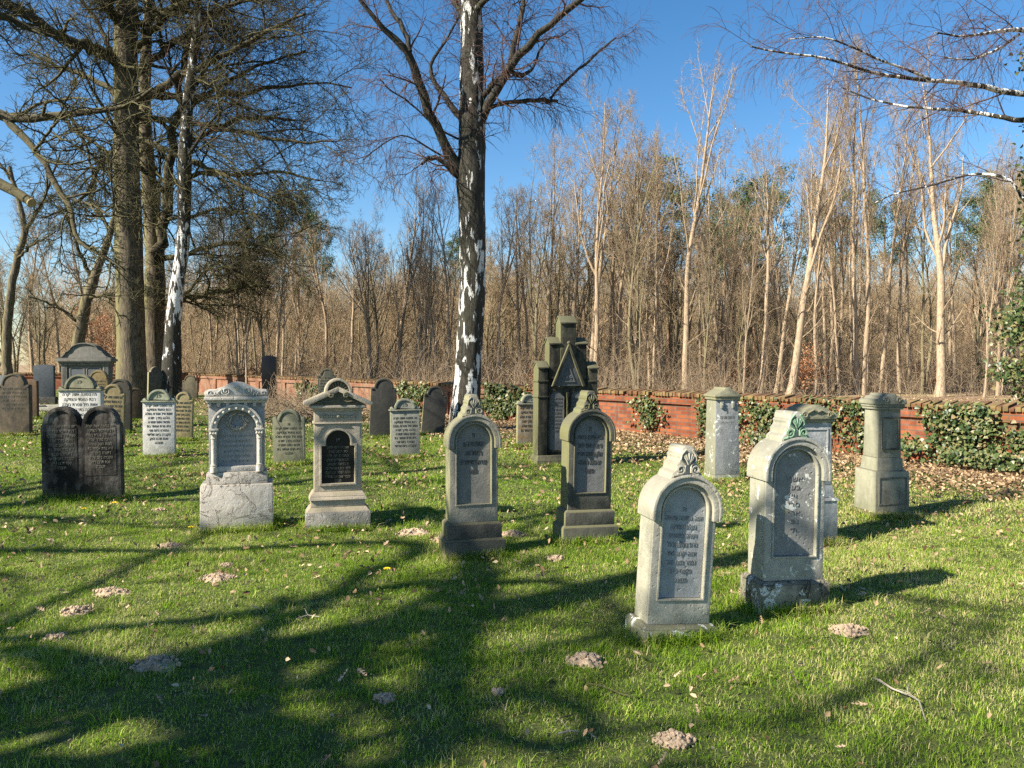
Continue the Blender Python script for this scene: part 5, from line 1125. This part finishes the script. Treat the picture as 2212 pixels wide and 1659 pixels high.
def limb_oak():
    """the oak behind the viewer; each limb is given by where its shadow crosses the lawn and how high it hangs"""
    t = Tree(91); bx, by = -9.0, -.6; root = thing('oak_tree', 'big oak outside the picture, left behind the viewer, shading the front lawn', 'tree', (bx, by, 0), group='trees that shade the lawn')
    tr = t.grow(np.array([[0, 0, -.1]]), np.array([[.01, .01, 1.]]), const(1, 13), const(1, .36), const(1, .08), 20, .03, sides=14)
    k = Vector((TO_SUN.x, TO_SUN.y, 0)) / TO_SUN.z
    S_ = [([(1040, 1190, 60), (1020, 1300, 80), (985, 1400, 85), (960, 1530, 100), (900, 1700, 120)], 8.2, 6.6), ([(0, 1400, 50), (180, 1430, 80), (330, 1500, 130), (520, 1570, 150), (760, 1640, 160)], 5.2, 6.0),
          ([(-60, 1190, 30), (200, 1196, 42), (520, 1190, 40), (760, 1172, 40), (960, 1160, 30)], 7.0, 8.2), ([(-100, 1390, 60), (150, 1372, 50), (420, 1350, 50), (640, 1300, 45), (860, 1275, 50), (1010, 1240, 40)], 6.0, 8.0),
          ([(610, 1290, 30), (575, 1380, 45), (590, 1470, 60), (560, 1600, 80)], 7.0, 5.6), ([(1150, 1490, 30), (1300, 1545, 60), (1240, 1640, 70)], 8.6, 8.0), ([(-60, 1092, 22), (160, 1086, 28), (430, 1074, 22), (620, 1075, 14)], 8.4, 9.4),
          ([(1020, 1260, 50), (1190, 1245, 36), (1330, 1300, 26), (1400, 1400, 24)], 8.6, 9.2), ([(1640, 1570, 18), (1850, 1500, 40), (2050, 1400, 30), (2200, 1330, 20)], 9.0, 10.5), ([(-50, 1660, 60), (170, 1600, 60), (330, 1530, 50)], 4.6, 5.2),
          ([(860, 1090, 20), (1010, 1150, 34), (1160, 1120, 26), (1230, 1085, 16)], 8.8, 9.6), ([(720, 1460, 24), (830, 1420, 30), (1000, 1400, 36)], 6.6, 7.2), ([(1090, 1330, 20), (1270, 1350, 24), (1380, 1330, 14)], 8.5, 9.0)]
    Pn, Rn = [], []
    for pts, h0, h1 in S_:
        q, rr = [], []
        for i, (a, b_, w_) in enumerate(pts):
            g = G(a, b_); h = h0 + (h1 - h0) * i / (len(pts) - 1); q.append(np.array(g + k * h + Vector((0, 0, h)))); rr.append(w_ * g.y / F / 2)
        if np.hypot(*(q[-1][:2] - (bx, by))) < np.hypot(*(q[0][:2] - (bx, by))): q.reverse(); rr.reverse()
        z0 = max(3.2, q[0][2] - .75 * np.hypot(*(q[0][:2] - (bx, by)))); q = [np.array([bx, by, z0])] + q; rr = [max(.06, rr[0] * 1.15)] + rr
        q = np.array(q); seg = np.concatenate([[0], np.cumsum(np.linalg.norm(np.diff(q, axis=0), axis=1))]); tt = np.linspace(0, seg[-1], 20)
        o = np.stack([np.interp(tt, seg, q[:, j]) for j in range(3)], 1)
        for _ in range(2): o[1:-1] = .25 * o[:-2] + .5 * o[1:-1] + .25 * o[2:]
        Pn.append(o); Rn.append(np.interp(tt, seg, rr))
    limbs = (np.array(Pn) - np.array([bx, by, 0]), np.minimum(np.array(Rn), .22), 9)
    tw = branchy(t, limbs, [dict(k=7, t0=.2, t1=1, ang=(25, 65), lf=.26, rf=.42, wob=.17, trop=(0, 0, .03), seg=8, sides=5, rmin=.022, lmin=.9, lmax=2.4), dict(k=6, t0=.15, t1=1, ang=(25, 65), lf=.5, rf=.55, wob=.19, trop=(0, 0, .02), seg=6, sides=4, rmin=.011),
         dict(k=5, t0=.1, t1=1, ang=(25, 60), lf=.5, rf=.6, wob=.2, trop=(0, 0, .02), seg=3, sides=3, rmin=.006)])
    tube_obj('trunk', [tr], M['oakbark'], root, .04); tube_obj('limbs', [limbs], M['oaklimb'], root, .05); tube_obj('crown', tw, M['oaktwig'], root)
limb_oak()
shade_tree(92, -6.2, -6.5, 13, .30, 'oak outside the picture, straight behind the viewer', .8, .42)
shade_tree(93, -15.0, 2.8, 12, .34, 'oak outside the picture, left of the double gravestone', .9, .46)
shade_tree(94, -15.0, -6.0, 14, .34, 'taller oak outside the picture, far behind the viewer', .8, .42)

# birch and ivy at the right edge
def right_birch():
    t = Tree(95); D = 13.2
    b = P(2275, 900, D); root = thing('birch_tree', 'birch outside the right edge whose white branches reach in across the sky', 'tree', (b.x, D, 0))
    trunk = t.traced([([(2278, 1010, 60), (2276, 900, 48), (2270, 600, 44), (2262, 300, 38), (2258, 0, 32), (2255, -350, 18)], D, D)], n=30, sides=14)
    L = [([(2262, 190, 16), (2212, 208, 13), (2150, 194, 12), (2090, 180, 10), (2030, 176, 9), (1960, 170, 8), (1900, 162, 7), (1840, 145, 6), (1780, 120, 5), (1700, 118, 4), (1620, 100, 3)], D, D - 1.5),
         ([(2262, 262, 14), (2200, 262, 12), (2130, 246, 9), (2050, 236, 7), (1960, 232, 5), (1880, 215, 4), (1820, 190, 3)], D, D + 1), ([(2010, 172, 6), (1960, 150, 5), (1900, 130, 5), (1850, 105, 4), (1780, 78, 3), (1700, 85, 2)], D - 1, D - 1.6),
         ([(2262, 80, 13), (2200, 62, 10), (2140, 70, 7), (2080, 80, 5), (2020, 70, 3)], D, D - 2), ([(2200, 75, 7), (2160, 105, 6), (2100, 130, 4), (2040, 125, 3)], D - .5, D - 1.5),
         ([(2258, 10, 14), (2160, -30, 10), (2040, -60, 8), (1900, -70, 5), (1750, -60, 3)], D, D - 2), ([(2258, -100, 12), (2100, -140, 9), (1900, -150, 6), (1750, -120, 3)], D, D + 1), ([(2268, 520, 8), (2180, 380, 7), (2100, 372, 5), (2020, 400, 4), (1920, 420, 3), (1870, 450, 2)], D + .2, D + 2)]
    limbs = t.traced(L, n=22, sides=8, rough=.12, keep=False)
    tw = branchy(t, limbs, [dict(k=11, t0=.15, t1=1, ang=(20, 55), lf=.26, rf=.4, wob=.1, trop=(0, 0, .01), seg=7, sides=4, rmin=.0055, lmin=.7, lmax=1.8),
         dict(k=8, t0=.1, t1=1, ang=(20, 70), lf=.75, rf=.6, wob=.07, trop=(0, 0, -.13), tg=1.5, seg=7, sides=3, rmin=.003, rend=.002, lmin=.5, lmax=1.7), dict(k=4, t0=.1, ang=(15, 45), lf=.4, rf=.8, wob=.07, trop=(0, 0, -.15), seg=4, sides=3, rmin=.0022, rend=.0018, lmin=.25)])
    off = np.array([b.x, D, 0.0]); sh = lambda l: (l[0] - off, l[1], l[2])
    tube_obj('trunk', [sh(trunk)], M['birch'], root, .03); tube_obj('limbs', [sh(limbs)], M['birch_pale'], root, .03); tube_obj('hanging_twigs', [sh(x) for x in tw], M['birchtwig'], root)
    # ivy climbing it
    iv = thing('climbing_ivy', 'glossy ivy climbing the trunk at the right edge of the picture', 'ivy', (b.x, D, 0)); r = t.r
    C = []
    for (px, py, sx, sy, dd, nn) in ((2215, 705, 48, 40, .5, 900), (2200, 800, 38, 30, .5, 500), (2245, 640, 40, 60, .6, 700), (2242, 360, 26, 60, .4, 350), (2242, 250, 20, 40, .3, 200), (2240, 120, 25, 40, .4, 250), (2245, 480, 28, 50, .4, 450), (2240, 840, 40, 60, .5, 600)):
        c = np.array(P(px, py, D - .1)); k = D / F
        C.append(c + r.normal(0, 1, (nn, 3)) * np.array([sx * k * .55, dd * .45, sy * k * .55]))
    C = np.concatenate(C); V_, F_ = ivy_leaves(C, .045, r, np.array([-.5, -.8, .3]))
    link('leaves', np_mesh('leaves', V_ - off, F_, M['ivy']), iv)
    zz = np.linspace(.0, 6.5, 14); st = np.stack([const(14, 0) + r.normal(0, .06, 14) - .25, r.normal(0, .05, 14) - .2, zz], 1)[None]
    tube_obj('stems', [(st, const(14, .02)[None], 5), (st * np.array([-.4, 1, 1]), const(14, .016)[None], 5)], M['oaktwig'], iv)
def ivy_leaves(C, size, r, face):
    """five-pointed leaves turned roughly towards face"""
    N = len(C); nrm = unit(face + r.normal(0, .55, (N, 3))); d = unit(np.cross(nrm, r.normal(0, 1, (N, 3)))); d = unit(d + np.array([0, 0, -.7])); s_ = unit(np.cross(nrm, d)); d = np.cross(s_, nrm)
    sz = size * r.uniform(.5, 1.3, N)[:, None]
    tpl = [(-.55, 0, 0), (-.35, .75, -.1), (.25, .45, .08), (.95, 0, -.18), (.25, -.45, .08), (-.35, -.75, -.1)]
    V_ = np.stack([C + (d * a + s_ * b + nrm * c) * sz for a, b, c in tpl], 1).reshape(-1, 3)
    q = np.arange(N)[:, None] * 6; F_ = np.concatenate([q + np.array([[0, 1, 2, 3]]), q + np.array([[0, 3, 4, 5]])]); return V_, F_
right_birch()

# ivy on the wall
def wall_ivy(label, px, z0, z1, wu, n_, seed, size=.045, spread=None, ground=False):
    r = np.random.default_rng(seed); u0 = wall_u(px); o = on_wall(u0, 0, 0); iv = thing('wall_ivy', label, 'ivy', tuple(o), (0, 0, WANG), 'ivy patches on the brick wall')
    # clusters along creeping shoots
    K = 34; cu = r.normal(0, wu * .55, K); cz = r.uniform(z0, z1, K); w_ = r.uniform(.1, 1, K) ** 2; w_ /= w_.sum(); k = r.choice(K, n_, p=w_)
    u = cu[k] + r.normal(0, .075 + .03 * wu, n_); z = np.clip(cz[k] + r.normal(0, .075, n_), .12, 1.04); y = np.abs(r.normal(0, .05, n_)) + .012 + .10 * (1 - np.abs(z - .5)) * r.uniform(0, 1, n_) * (1.3 if ground else .7)
    if ground: y = y + r.uniform(0, 1, n_) ** 2 * .5 * (z < .35)
    z = np.maximum(z, .14); z = np.where((z > .93) & (y < .1), np.minimum(z, 1.0), z); y = np.where(z > .85, y + .05, y); C = np.stack([u, y, z], 1); V_, F_ = ivy_leaves(C, size, r, np.array([0, 1., .5]))
    link('leaves', np_mesh('leaves', V_, F_, M['ivy']), iv)
    m = 8; st = []
    for j in range(m):
        a = r.normal(0, wu * .3); zz = np.linspace(.08, r.uniform(.5, z1), 9); st.append(np.stack([a + np.cumsum(r.normal(0, wu * .07, 9)), .015 + .01 * r.uniform(0, 1, 9), zz], 1))
    tube_obj('stems', [(np.array(st), np.full((m, 9), .006), 4)], M['oaktwig'], iv)
wall_ivy('ivy tuft hanging down the red wall, first right of the Gothic monument', 1405, .25, .85, .42, 380, 1, .042)
wall_ivy('ivy patch on the brick pier left of the gabled stele', 1530, .2, .85, .24, 260, 2, .042)
wall_ivy('dense ivy patch between the gabled stele and the scrolled stele', 1655, .12, .85, .62, 1000, 3, .042, ground=True)
wall_ivy('ivy patch on the wall left of the slim stele', 1868, .12, .95, .32, 450, 4, .038)
wall_ivy('large ivy thicket on the wall right of the slim stele', 2045, .10, .98, .60, 1250, 5, .042, ground=True)
wall_ivy('ivy spilling over the wall foot at the right edge', 2165, .10, .72, .55, 1100, 6, .042, ground=True)
wall_ivy('ivy over the wall coping beside the scrolled stele', 1785, .55, 1.0, .40, 500, 11, .038)
wall_ivy('dark ivy on the wall just right of the thick birch', 1066, .1, 1.0, .9, 1500, 7, .055)
wall_ivy('dark ivy on the wall by the small ivy-stained gravestone', 1130, .3, 1.02, .6, 900, 8, .055)
wall_ivy('ivy on the wall between the tall black stone and the leaning one', 888, .1, .95, .9, 1000, 9, .06)
wall_ivy('ivy on the wall left of the small dark gravestone', 660, .1, .8, 1.2, 900, 10, .07)

# ------------------------------------------------------------------ brush pile near the black stele
def brush_heap():
    t = Tree(101); c = G(640, 900); root = thing('brush_pile', 'heap of cut bare branches and dead stalks behind the eared gravestone', 'brush pile', (c.x, c.y, 0))
    N = 420; st = np.stack([t.r.normal(0, .95, N), t.r.normal(0, 1.1, N), t.r.uniform(0, .1, N)], 1); d = np.stack([t.r.normal(.0, .9, N), t.r.normal(0, .6, N), t.r.uniform(.2, 1, N)], 1)
    a = t.grow(st, d, t.r.uniform(.5, 1.5, N), const(N, .009), const(N, .003), 6, .1, (0, 0, -.10), sides=3); lv = branchy(t, a, [dict(k=4, t0=.2, ang=(20, 50), lf=.4, rf=.7, wob=.1, seg=3, sides=3, rmin=.004)])
    tube_obj('dead_branches', [a] + lv, M['robtwig'], root)
brush_heap()

# ------------------------------------------------------------------ grass
def in_view(r, N, a, b, mx=1.2, pw=1.0):
    """points spread evenly over the ground seen between depths a and b (with a margin to both sides)"""
    y = np.sqrt(r.uniform(a * a, b * b, N)); x = r.uniform(-1, 1, N) * (y * .70 + mx); return x, y
def vnoise(x, y, f, s0):
    """cheap smooth value noise"""
    return .5 + .25 * (np.sin(x * f + s0) * np.cos(y * f * 1.13 + s0 * 2.1) + np.sin((x + y) * f * .73 + s0 * 1.7) * np.cos((x - y) * f * .61 + s0 * .3))
HILLS = [(470, 1247, 70), (240, 1287, 74), (165, 1326, 62), (338, 1447, 92), (122, 1382, 48), (1265, 1430, 84), (830, 1516, 42), (1455, 1606, 84), (1832, 1368, 76), (895, 1149, 72), (955, 1166, 40), (1108, 1159, 52), (1200, 1213, 36), (488, 1219, 26), (344, 1104, 28), (1075, 1503, 22), (368, 1180, 62)]
HP = [(G(a, b), w_) for a, b, w_ in HILLS]
def grass():
    r = np.random.default_rng(5); X, Y, H_, W_ = [], [], [], []
    for N, a, b, h, wd in ((620000, 2.5, 7.5, .030, .0014), (430000, 7.5, 16, .034, .0030), (240000, 16, 44, .045, .008)):
        x, y = in_view(r, N, a, b); n1 = vnoise(x, y, 2.3, 1.); n2 = vnoise(x, y, 7.1, 4.); n3 = vnoise(x, y, 17., 2.)
        h_ = h * (.40 + .8 * n1 * n1 + .7 * n2 * n3) * r.uniform(.4, 1.5, N); n4 = vnoise(x, y, 31., 7.) * .6 + vnoise(x, y, 12., 9.) * .4; g_ = n4 + r.uniform(-.15, .15, N) > .34; x, y, h_ = x[g_], y[g_], h_[g_]; N = len(x)
        X.append(x); Y.append(y); H_.append(h_); W_.append(const(N, wd) * r.uniform(.7, 1.3, N))
    # tufts
    for N, a, b in ((650, 2.6, 9), (400, 9, 20)):
        cx, cy = in_view(r, N, a, b); k = 26; x = np.repeat(cx, k) + r.normal(0, .035, N * k); y = np.repeat(cy, k) + r.normal(0, .035, N * k)
        X.append(x); Y.append(y); H_.append(r.uniform(.035, .08, N * k)); W_.append(const(N * k, .0019 if b < 10 else .0035))
    # long grass round the foot of every stone
    for (cx, cy, hw, hd, yr) in FOOT:
        k = int(260 + 900 / max(1, cy / 8)); e = r.uniform(-1, 1, k); sd = r.random(k); off = np.abs(r.normal(0, .035, k)) + .004
        lx = np.where(sd < .6, e * hw, np.where(sd < .8, -hw - off, hw + off)); ly = np.where(sd < .6, -hd - off, e * hd)
        X.append(cx + lx * math.cos(yr) - ly * math.sin(yr)); Y.append(cy + lx * math.sin(yr) + ly * math.cos(yr)); H_.append(r.uniform(.04, .12, k)); W_.append(const(k, .002 * max(1, cy / 8)))
    x = np.concatenate(X); y = np.concatenate(Y); h = np.concatenate(H_); wd = np.concatenate(W_)
    s = WN[0] * x + WN[1] * y - WN[2]; edge = s + 1.9 * vnoise(x, y, 1.3, 3.) + .7 * vnoise(x, y, 5., 1.)
    keep = (r.random(len(x)) > sstep(-1.7, .0, edge)) & (s < -.05)
    for p, w_ in HP:
        rad = w_ * p.y / F / 2; dd = np.hypot((x - p.x) / rad, (y - p.y) / (rad * .8)); keep &= ~((dd < .95) & (r.random(len(x)) > .06))
    for (cx, cy, hw, hd, yr) in FOOT:
        lx = (x - cx) * math.cos(yr) + (y - cy) * math.sin(yr); ly = -(x - cx) * math.sin(yr) + (y - cy) * math.cos(yr); keep &= ~((np.abs(lx) < hw) & (np.abs(ly) < hd))
    x, y, h, wd = x[keep], y[keep], h[keep], wd[keep]; N = len(x); z = gz(x, y) - .004
    az = r.uniform(0, 6.283, N); ln = np.abs(r.normal(.7, .6, N)) * h; dx, dy = np.cos(az) * ln, np.sin(az) * ln; fa = az + r.normal(1.57, .5, N); sx, sy = np.cos(fa) * wd, np.sin(fa) * wd
    b = np.stack([x, y, z], 1); S_ = np.stack([sx, sy, np.zeros(N)], 1); m = b + np.stack([dx * .35, dy * .35, h * .6], 1); tp = b + np.stack([dx, dy, h * np.clip(1 - .25 * (ln / h) ** 2, .4, 1)], 1)
    V_ = np.stack([b - S_, b + S_, m + S_ * .8, m - S_ * .8, tp], 1).reshape(-1, 3); q = np.arange(N)[:, None] * 5
    F_ = np.concatenate([q + np.array([[0, 1, 2]]), q + np.array([[0, 2, 3]]), q + np.array([[3, 2, 4]])])
    tag(link('lawn_grass', np_mesh('lawn_grass', V_, F_, M['grass'])), 'short green spring lawn around all the gravestones', 'grass', kind='stuff')
grass()

# ------------------------------------------------------------------ leaves, molehills, twigs, flowers
LOBE = [(-1, .0), (-.72, .12), (-.55, .38), (-.38, .2), (-.15, .55), (.05, .27), (.3, .6), (.45, .28), (.75, .36), (1, .0)]
def leaf_mesh(seed):
    r = random.Random(seed); bm = bmesh.new(); cu = r.uniform(.15, .5); tw = r.uniform(-.3, .3)
    f = lambda x, y: (x, y, cu * (x * x * .35 + y * y * 1.3) + tw * x * y + r.uniform(-.03, .03))
    sp = [bm.verts.new((x, 0, cu * x * x * .35)) for x in (-1, -.5, 0, .5, 1)]
    for sg in (1, -1):
        e = [bm.verts.new(f(x, sg * y * r.uniform(.75, 1.15))) for x, y in LOBE[1:-1]]
        ring = [sp[0]] + e + [sp[4]]
        for i in range(len(ring) - 1):
            j = min(3, int((i + .5) * 4 / (len(ring) - 1))); a, b_ = sp[j], sp[j + 1]
            tri = [ring[i], ring[i + 1], a if i % 2 else b_]
            if len(set(tri)) == 3:
                try: bm.faces.new(tri)
                except ValueError: pass
        for j in range(4):
            k = [v for v in (ring[min(len(ring) - 2, 1 + 2 * j)],) if v not in (sp[j], sp[j + 1])]
            if k:
                try: bm.faces.new((sp[j], sp[j + 1], k[0]))
                except ValueError: pass
    me = bpy.data.meshes.new('fallen_leaf'); bm.to_mesh(me); bm.free(); me.materials.append(M['leafone']); return me
M['leafone'] = (lambda s: (s.n('ShaderNodeObjectInfo'), s)[1])(NB('dry_leaf_single'))
def leaf_single():
    s = M['leafone']; oi = [x for x in s.t.nodes if x.type == 'OBJECT_INFO'][0]
    c = s.ramp(oi.outputs['Random'], 0, 1, (.18, .105, .06, 1), (.50, .37, .24, 1)); return s.fin(c, .7)
M['leafone'] = leaf_single()
lm_ = [leaf_mesh(i) for i in range(6)]
r = np.random.default_rng(9); lx, ly = in_view(r, 240, 2.9, 7.6, .2)
for i in range(240):
    o = link('fallen_leaf', lm_[i % 6]); o.location = (lx[i], ly[i], float(gz(lx[i], ly[i])) + r.uniform(.03, .055)); s_ = r.uniform(.022, .044); o.scale = (s_, s_, s_)
    o.rotation_euler = (r.normal(0, .5), r.normal(0, .5), r.uniform(0, 6.28)); tag(o, 'curled pale dry oak leaf lying in the grass of the front lawn', 'leaf', 'dry oak leaves scattered over the front lawn')
def litter():
    r = np.random.default_rng(12); C = []
    N = 34000; u = r.uniform(-1, 34, N); v = np.abs(r.normal(0, 1, N)) * 1.5 + .03   # banked against the wall
    c_, s_ = math.cos(WANG), math.sin(WANG); x = AX + u * c_ - v * s_; y = AY + u * s_ + v * c_; C.append(np.stack([x, y], 1))
    x, y = in_view(r, 30000, 2.8, 32, 1); k = vnoise(x, y, 1.9, 5.) + .5 * vnoise(x, y, 6., 2.) > r.uniform(.3, 1.1, len(x)); x, y = x[k], y[k]; C.append(np.stack([x, y], 1))                 # thin scatter on the lawn
    x, y = in_view(r, 34000, 5.5, 30, 1); k = vnoise(x, y, 1.4, 11.) * .7 + .5 * vnoise(x, y, 5., 6.) > r.uniform(.35, .95, len(x)); C.append(np.stack([x[k], y[k]], 1))
    x, y = in_view(r, 30000, 11, 48, 3); k = (WN[0] * x + WN[1] * y - WN[2]) > .3; C.append(np.stack([x[k], y[k]], 1))   # wood floor
    C = np.concatenate(C); z = gz(C[:, 0], C[:, 1]); sd = WN[0] * C[:, 0] + WN[1] * C[:, 1] - WN[2]; z = z + r.uniform(.0, .035, len(C)) + np.where(sd < -1.5, .026 + .02 * vnoise(C[:, 0], C[:, 1], 9., 3.), 0)
    V_, F_ = leaf_quads(np.column_stack([C, z]), np.where(sd < -2, np.clip(.010 + .0020 * C[:, 1], .016, .032), .034)[:, None], r, 1.2); tag(link('leaf_litter', np_mesh('leaf_litter', V_, F_, M['leaf'])), 'brown leaf litter drifted along the wall and over the wood floor', 'fallen leaves', kind='stuff')
litter()
def weeds():
    r = np.random.default_rng(17); x, y = in_view(r, 150000, 3, 24, 1); k = vnoise(x, y, 2.1, 8.) * .6 + vnoise(x, y, 7., 3.) * .4 > r.uniform(.38, .8, len(x)); x, y = x[k], y[k]
    k = WN[0] * x + WN[1] * y - WN[2] < -1.2; x, y = x[k], y[k]; V_, F_ = leaf_quads(np.column_stack([x, y, gz(x, y) + r.uniform(.008, .034, len(x))]), (.007 + .0006 * y)[:, None], r, 1.4)
    tag(link('lawn_weeds', np_mesh('lawn_weeds', V_, F_, M['weed'])), 'small broad weed leaves and moss mixed into the lawn', 'ground cover', kind='stuff')
M['weed'] = island_mat('small_weed_leaves', [(.04, .085, .015), (.08, .15, .025), (.14, .22, .04), (.24, .28, .07)], .55, transl=.2)
weeds()
HL = ['pinkish molehill beside the small one, below the wreath stone', 'sandy molehill below and right of the double gravestone', 'flat sandy molehill just below left of its brighter neighbour', 'largest molehill in the shade at lower left',
 'shaded flat molehill near the left edge', 'crumbly pink molehill left of the nearest gravestone', 'small molehill in the middle of the front lawn', 'molehill at the bottom edge, right of centre', 'molehill right of the peeling arched gravestone',
 'flat earth patch right of the black-tablet stone', 'small earth heap touching the grey hooded gravestone on its left', 'earth patch just right of the grey hooded gravestone', 'small earth spot between the two front hooded gravestones', 'tiny earth spot above the pinkish molehill', 'little molehill right of the double gravestone', 'tiny earth spot right of the middle lawn molehill', 'dark flat earth patch in front of the wreath stone']
for i, (p, w_) in enumerate(HP):
    rad = w_ * p.y / F / 2; rr = random.Random(i + 60); bm = bmesh.new(); n_, m_ = 12, 30; hgt = rad * (.36 if i in (5, 6, 7) else .20)
    rings = []
    for a in range(n_ + 1):
        q = a / n_; ring = []
        for k in range(m_):
            th = 2 * math.pi * k / m_; rr_ = q * rad * (1 + .18 * math.sin(3 * th + i) + .1 * math.sin(5 * th + 2 * i)) * 1.1
            x, y = rr_ * math.cos(th), rr_ * math.sin(th) * .8
            nz = noise.noise(Vector((x * 22 + i * 7, y * 22, 3))) * .018 + noise.noise(Vector((x * 60, y * 60 + i * 5, 1))) * .012
            ring.append(bm.verts.new((x, y, hgt * (1 - q * q) ** 1.2 + (nz + .012) * (1 - q ** 4) - .01 * q)))
        rings.append(ring)
    for a in range(n_):
        for k in range(m_):
            if a == 0: 
                if k == 0: bm.faces.new(rings[0][:])if False else None
            bm.faces.new((rings[a][k], rings[a][(k + 1) % m_], rings[a + 1][(k + 1) % m_], rings[a + 1][k]))
    for k in range(110):
        th = rr.uniform(0, 6.28); q = rr.uniform(0, 1.3) ** .8 * rad; s_ = rr.uniform(.002, .007) if k % 6 else rr.uniform(.009, .016)
        bmesh.ops.create_icosphere(bm, subdivisions=1, radius=s_, matrix=Matrix.Translation((q * math.cos(th), q * math.sin(th) * .8, hgt * max(0, 1 - (q / rad) ** 2) ** 1.2 + .012)))
    bmesh.ops.remove_doubles(bm, verts=bm.verts, dist=1e-5)
    o = obj('molehill', bm, M['soil'], None, 0); o.location = (p.x, p.y, float(gz(p.x, p.y))); tag(o, HL[i], 'molehill', 'molehills on the lawn')
def ground_twig(label, pts, w_, mat):
    q = [G(a, b) for a, b in pts]; o = q[0]; bm = bmesh.new(); P_ = [(p.x - o.x, p.y - o.y, float(gz(p.x, p.y)) + .02 + .008 * (i % 2)) for i, p in enumerate(q)]
    tube(bm, P_, w_, 6, .5)
    for i in range(1, len(P_) - 1):
        a = Vector(P_[i]); tube(bm, [a, a + Vector((.03 * (-1) ** i, .05, .02)), a + Vector((.05 * (-1) ** i, .09, .015))], w_ * .45, 4, .4)
    t = obj('fallen_twig', bm, mat, None, 0); t.location = (o.x, o.y, 0); tag(t, label, 'twig', 'fallen twigs on the lawn')
pt = plain('grey_dead_twig', (.27, .24, .19), .9, .3, 30)
ground_twig('grey crooked fallen branch on the lawn at lower right', [(1895, 1475), (1925, 1500), (1960, 1512), (1985, 1530), (2000, 1568)], .0055, pt)
ground_twig('thin dark twig in the grass below the crumbly molehill', [(1268, 1483), (1300, 1490), (1340, 1502), (1362, 1508)], .004, M['oaktwig'])
ground_twig('short dark twig near the bottom, left of the bottom molehill', [(1232, 1552), (1212, 1560), (1200, 1568)], .005, M['oaktwig'])
ground_twig('pale little stick near the bottom edge, left of the bottom molehill', [(1205, 1592), (1230, 1590), (1252, 1588)], .004, pt)
ground_twig('thin twig in the shade left of centre of the lawn', [(640, 1348), (665, 1342), (690, 1344)], .005, pt)
yel = plain('yellow_petals', (.85, .60, .02), .6, .15, 60); stm = plain('flower_stalk', (.10, .17, .03))
for i, (px, py, lab) in enumerate([(247, 1100, 'yellow dandelion right in front of the double gravestone'), (181, 1120, 'yellow dandelion in front of the double gravestone, left of another'), (412, 1155, 'yellow dandelion at the left foot of the wreath stone'), (835, 1254, 'yellow dandelion alone in the middle of the lawn')]):
    p = G(px, py); t = thing('dandelion', lab, 'flower', (p.x, p.y, float(gz(p.x, p.y))), group='dandelions on the lawn')
    bm = bmesh.new(); tube(bm, [(0, 0, 0), (.004, 0, .04), (.006, 0, .07)], .003, 5); obj('stalk', bm, stm, t, 0)
    bm = bmesh.new()
    for k in range(26):
        a = k * 2.4; q = .4 + .6 * (k % 3) / 2
        tube(bm, [(.006, 0, .07), (.006 + math.cos(a) * .018 * q, math.sin(a) * .018 * q, .078 + .006 * (1 - q)), (.006 + math.cos(a) * .028 * q, math.sin(a) * .028 * q, .076 + .01 * (1 - q))], .0035, 4)
    obj('flower_head', bm, yel, t, 0)
print('objects', len(bpy.data.objects))
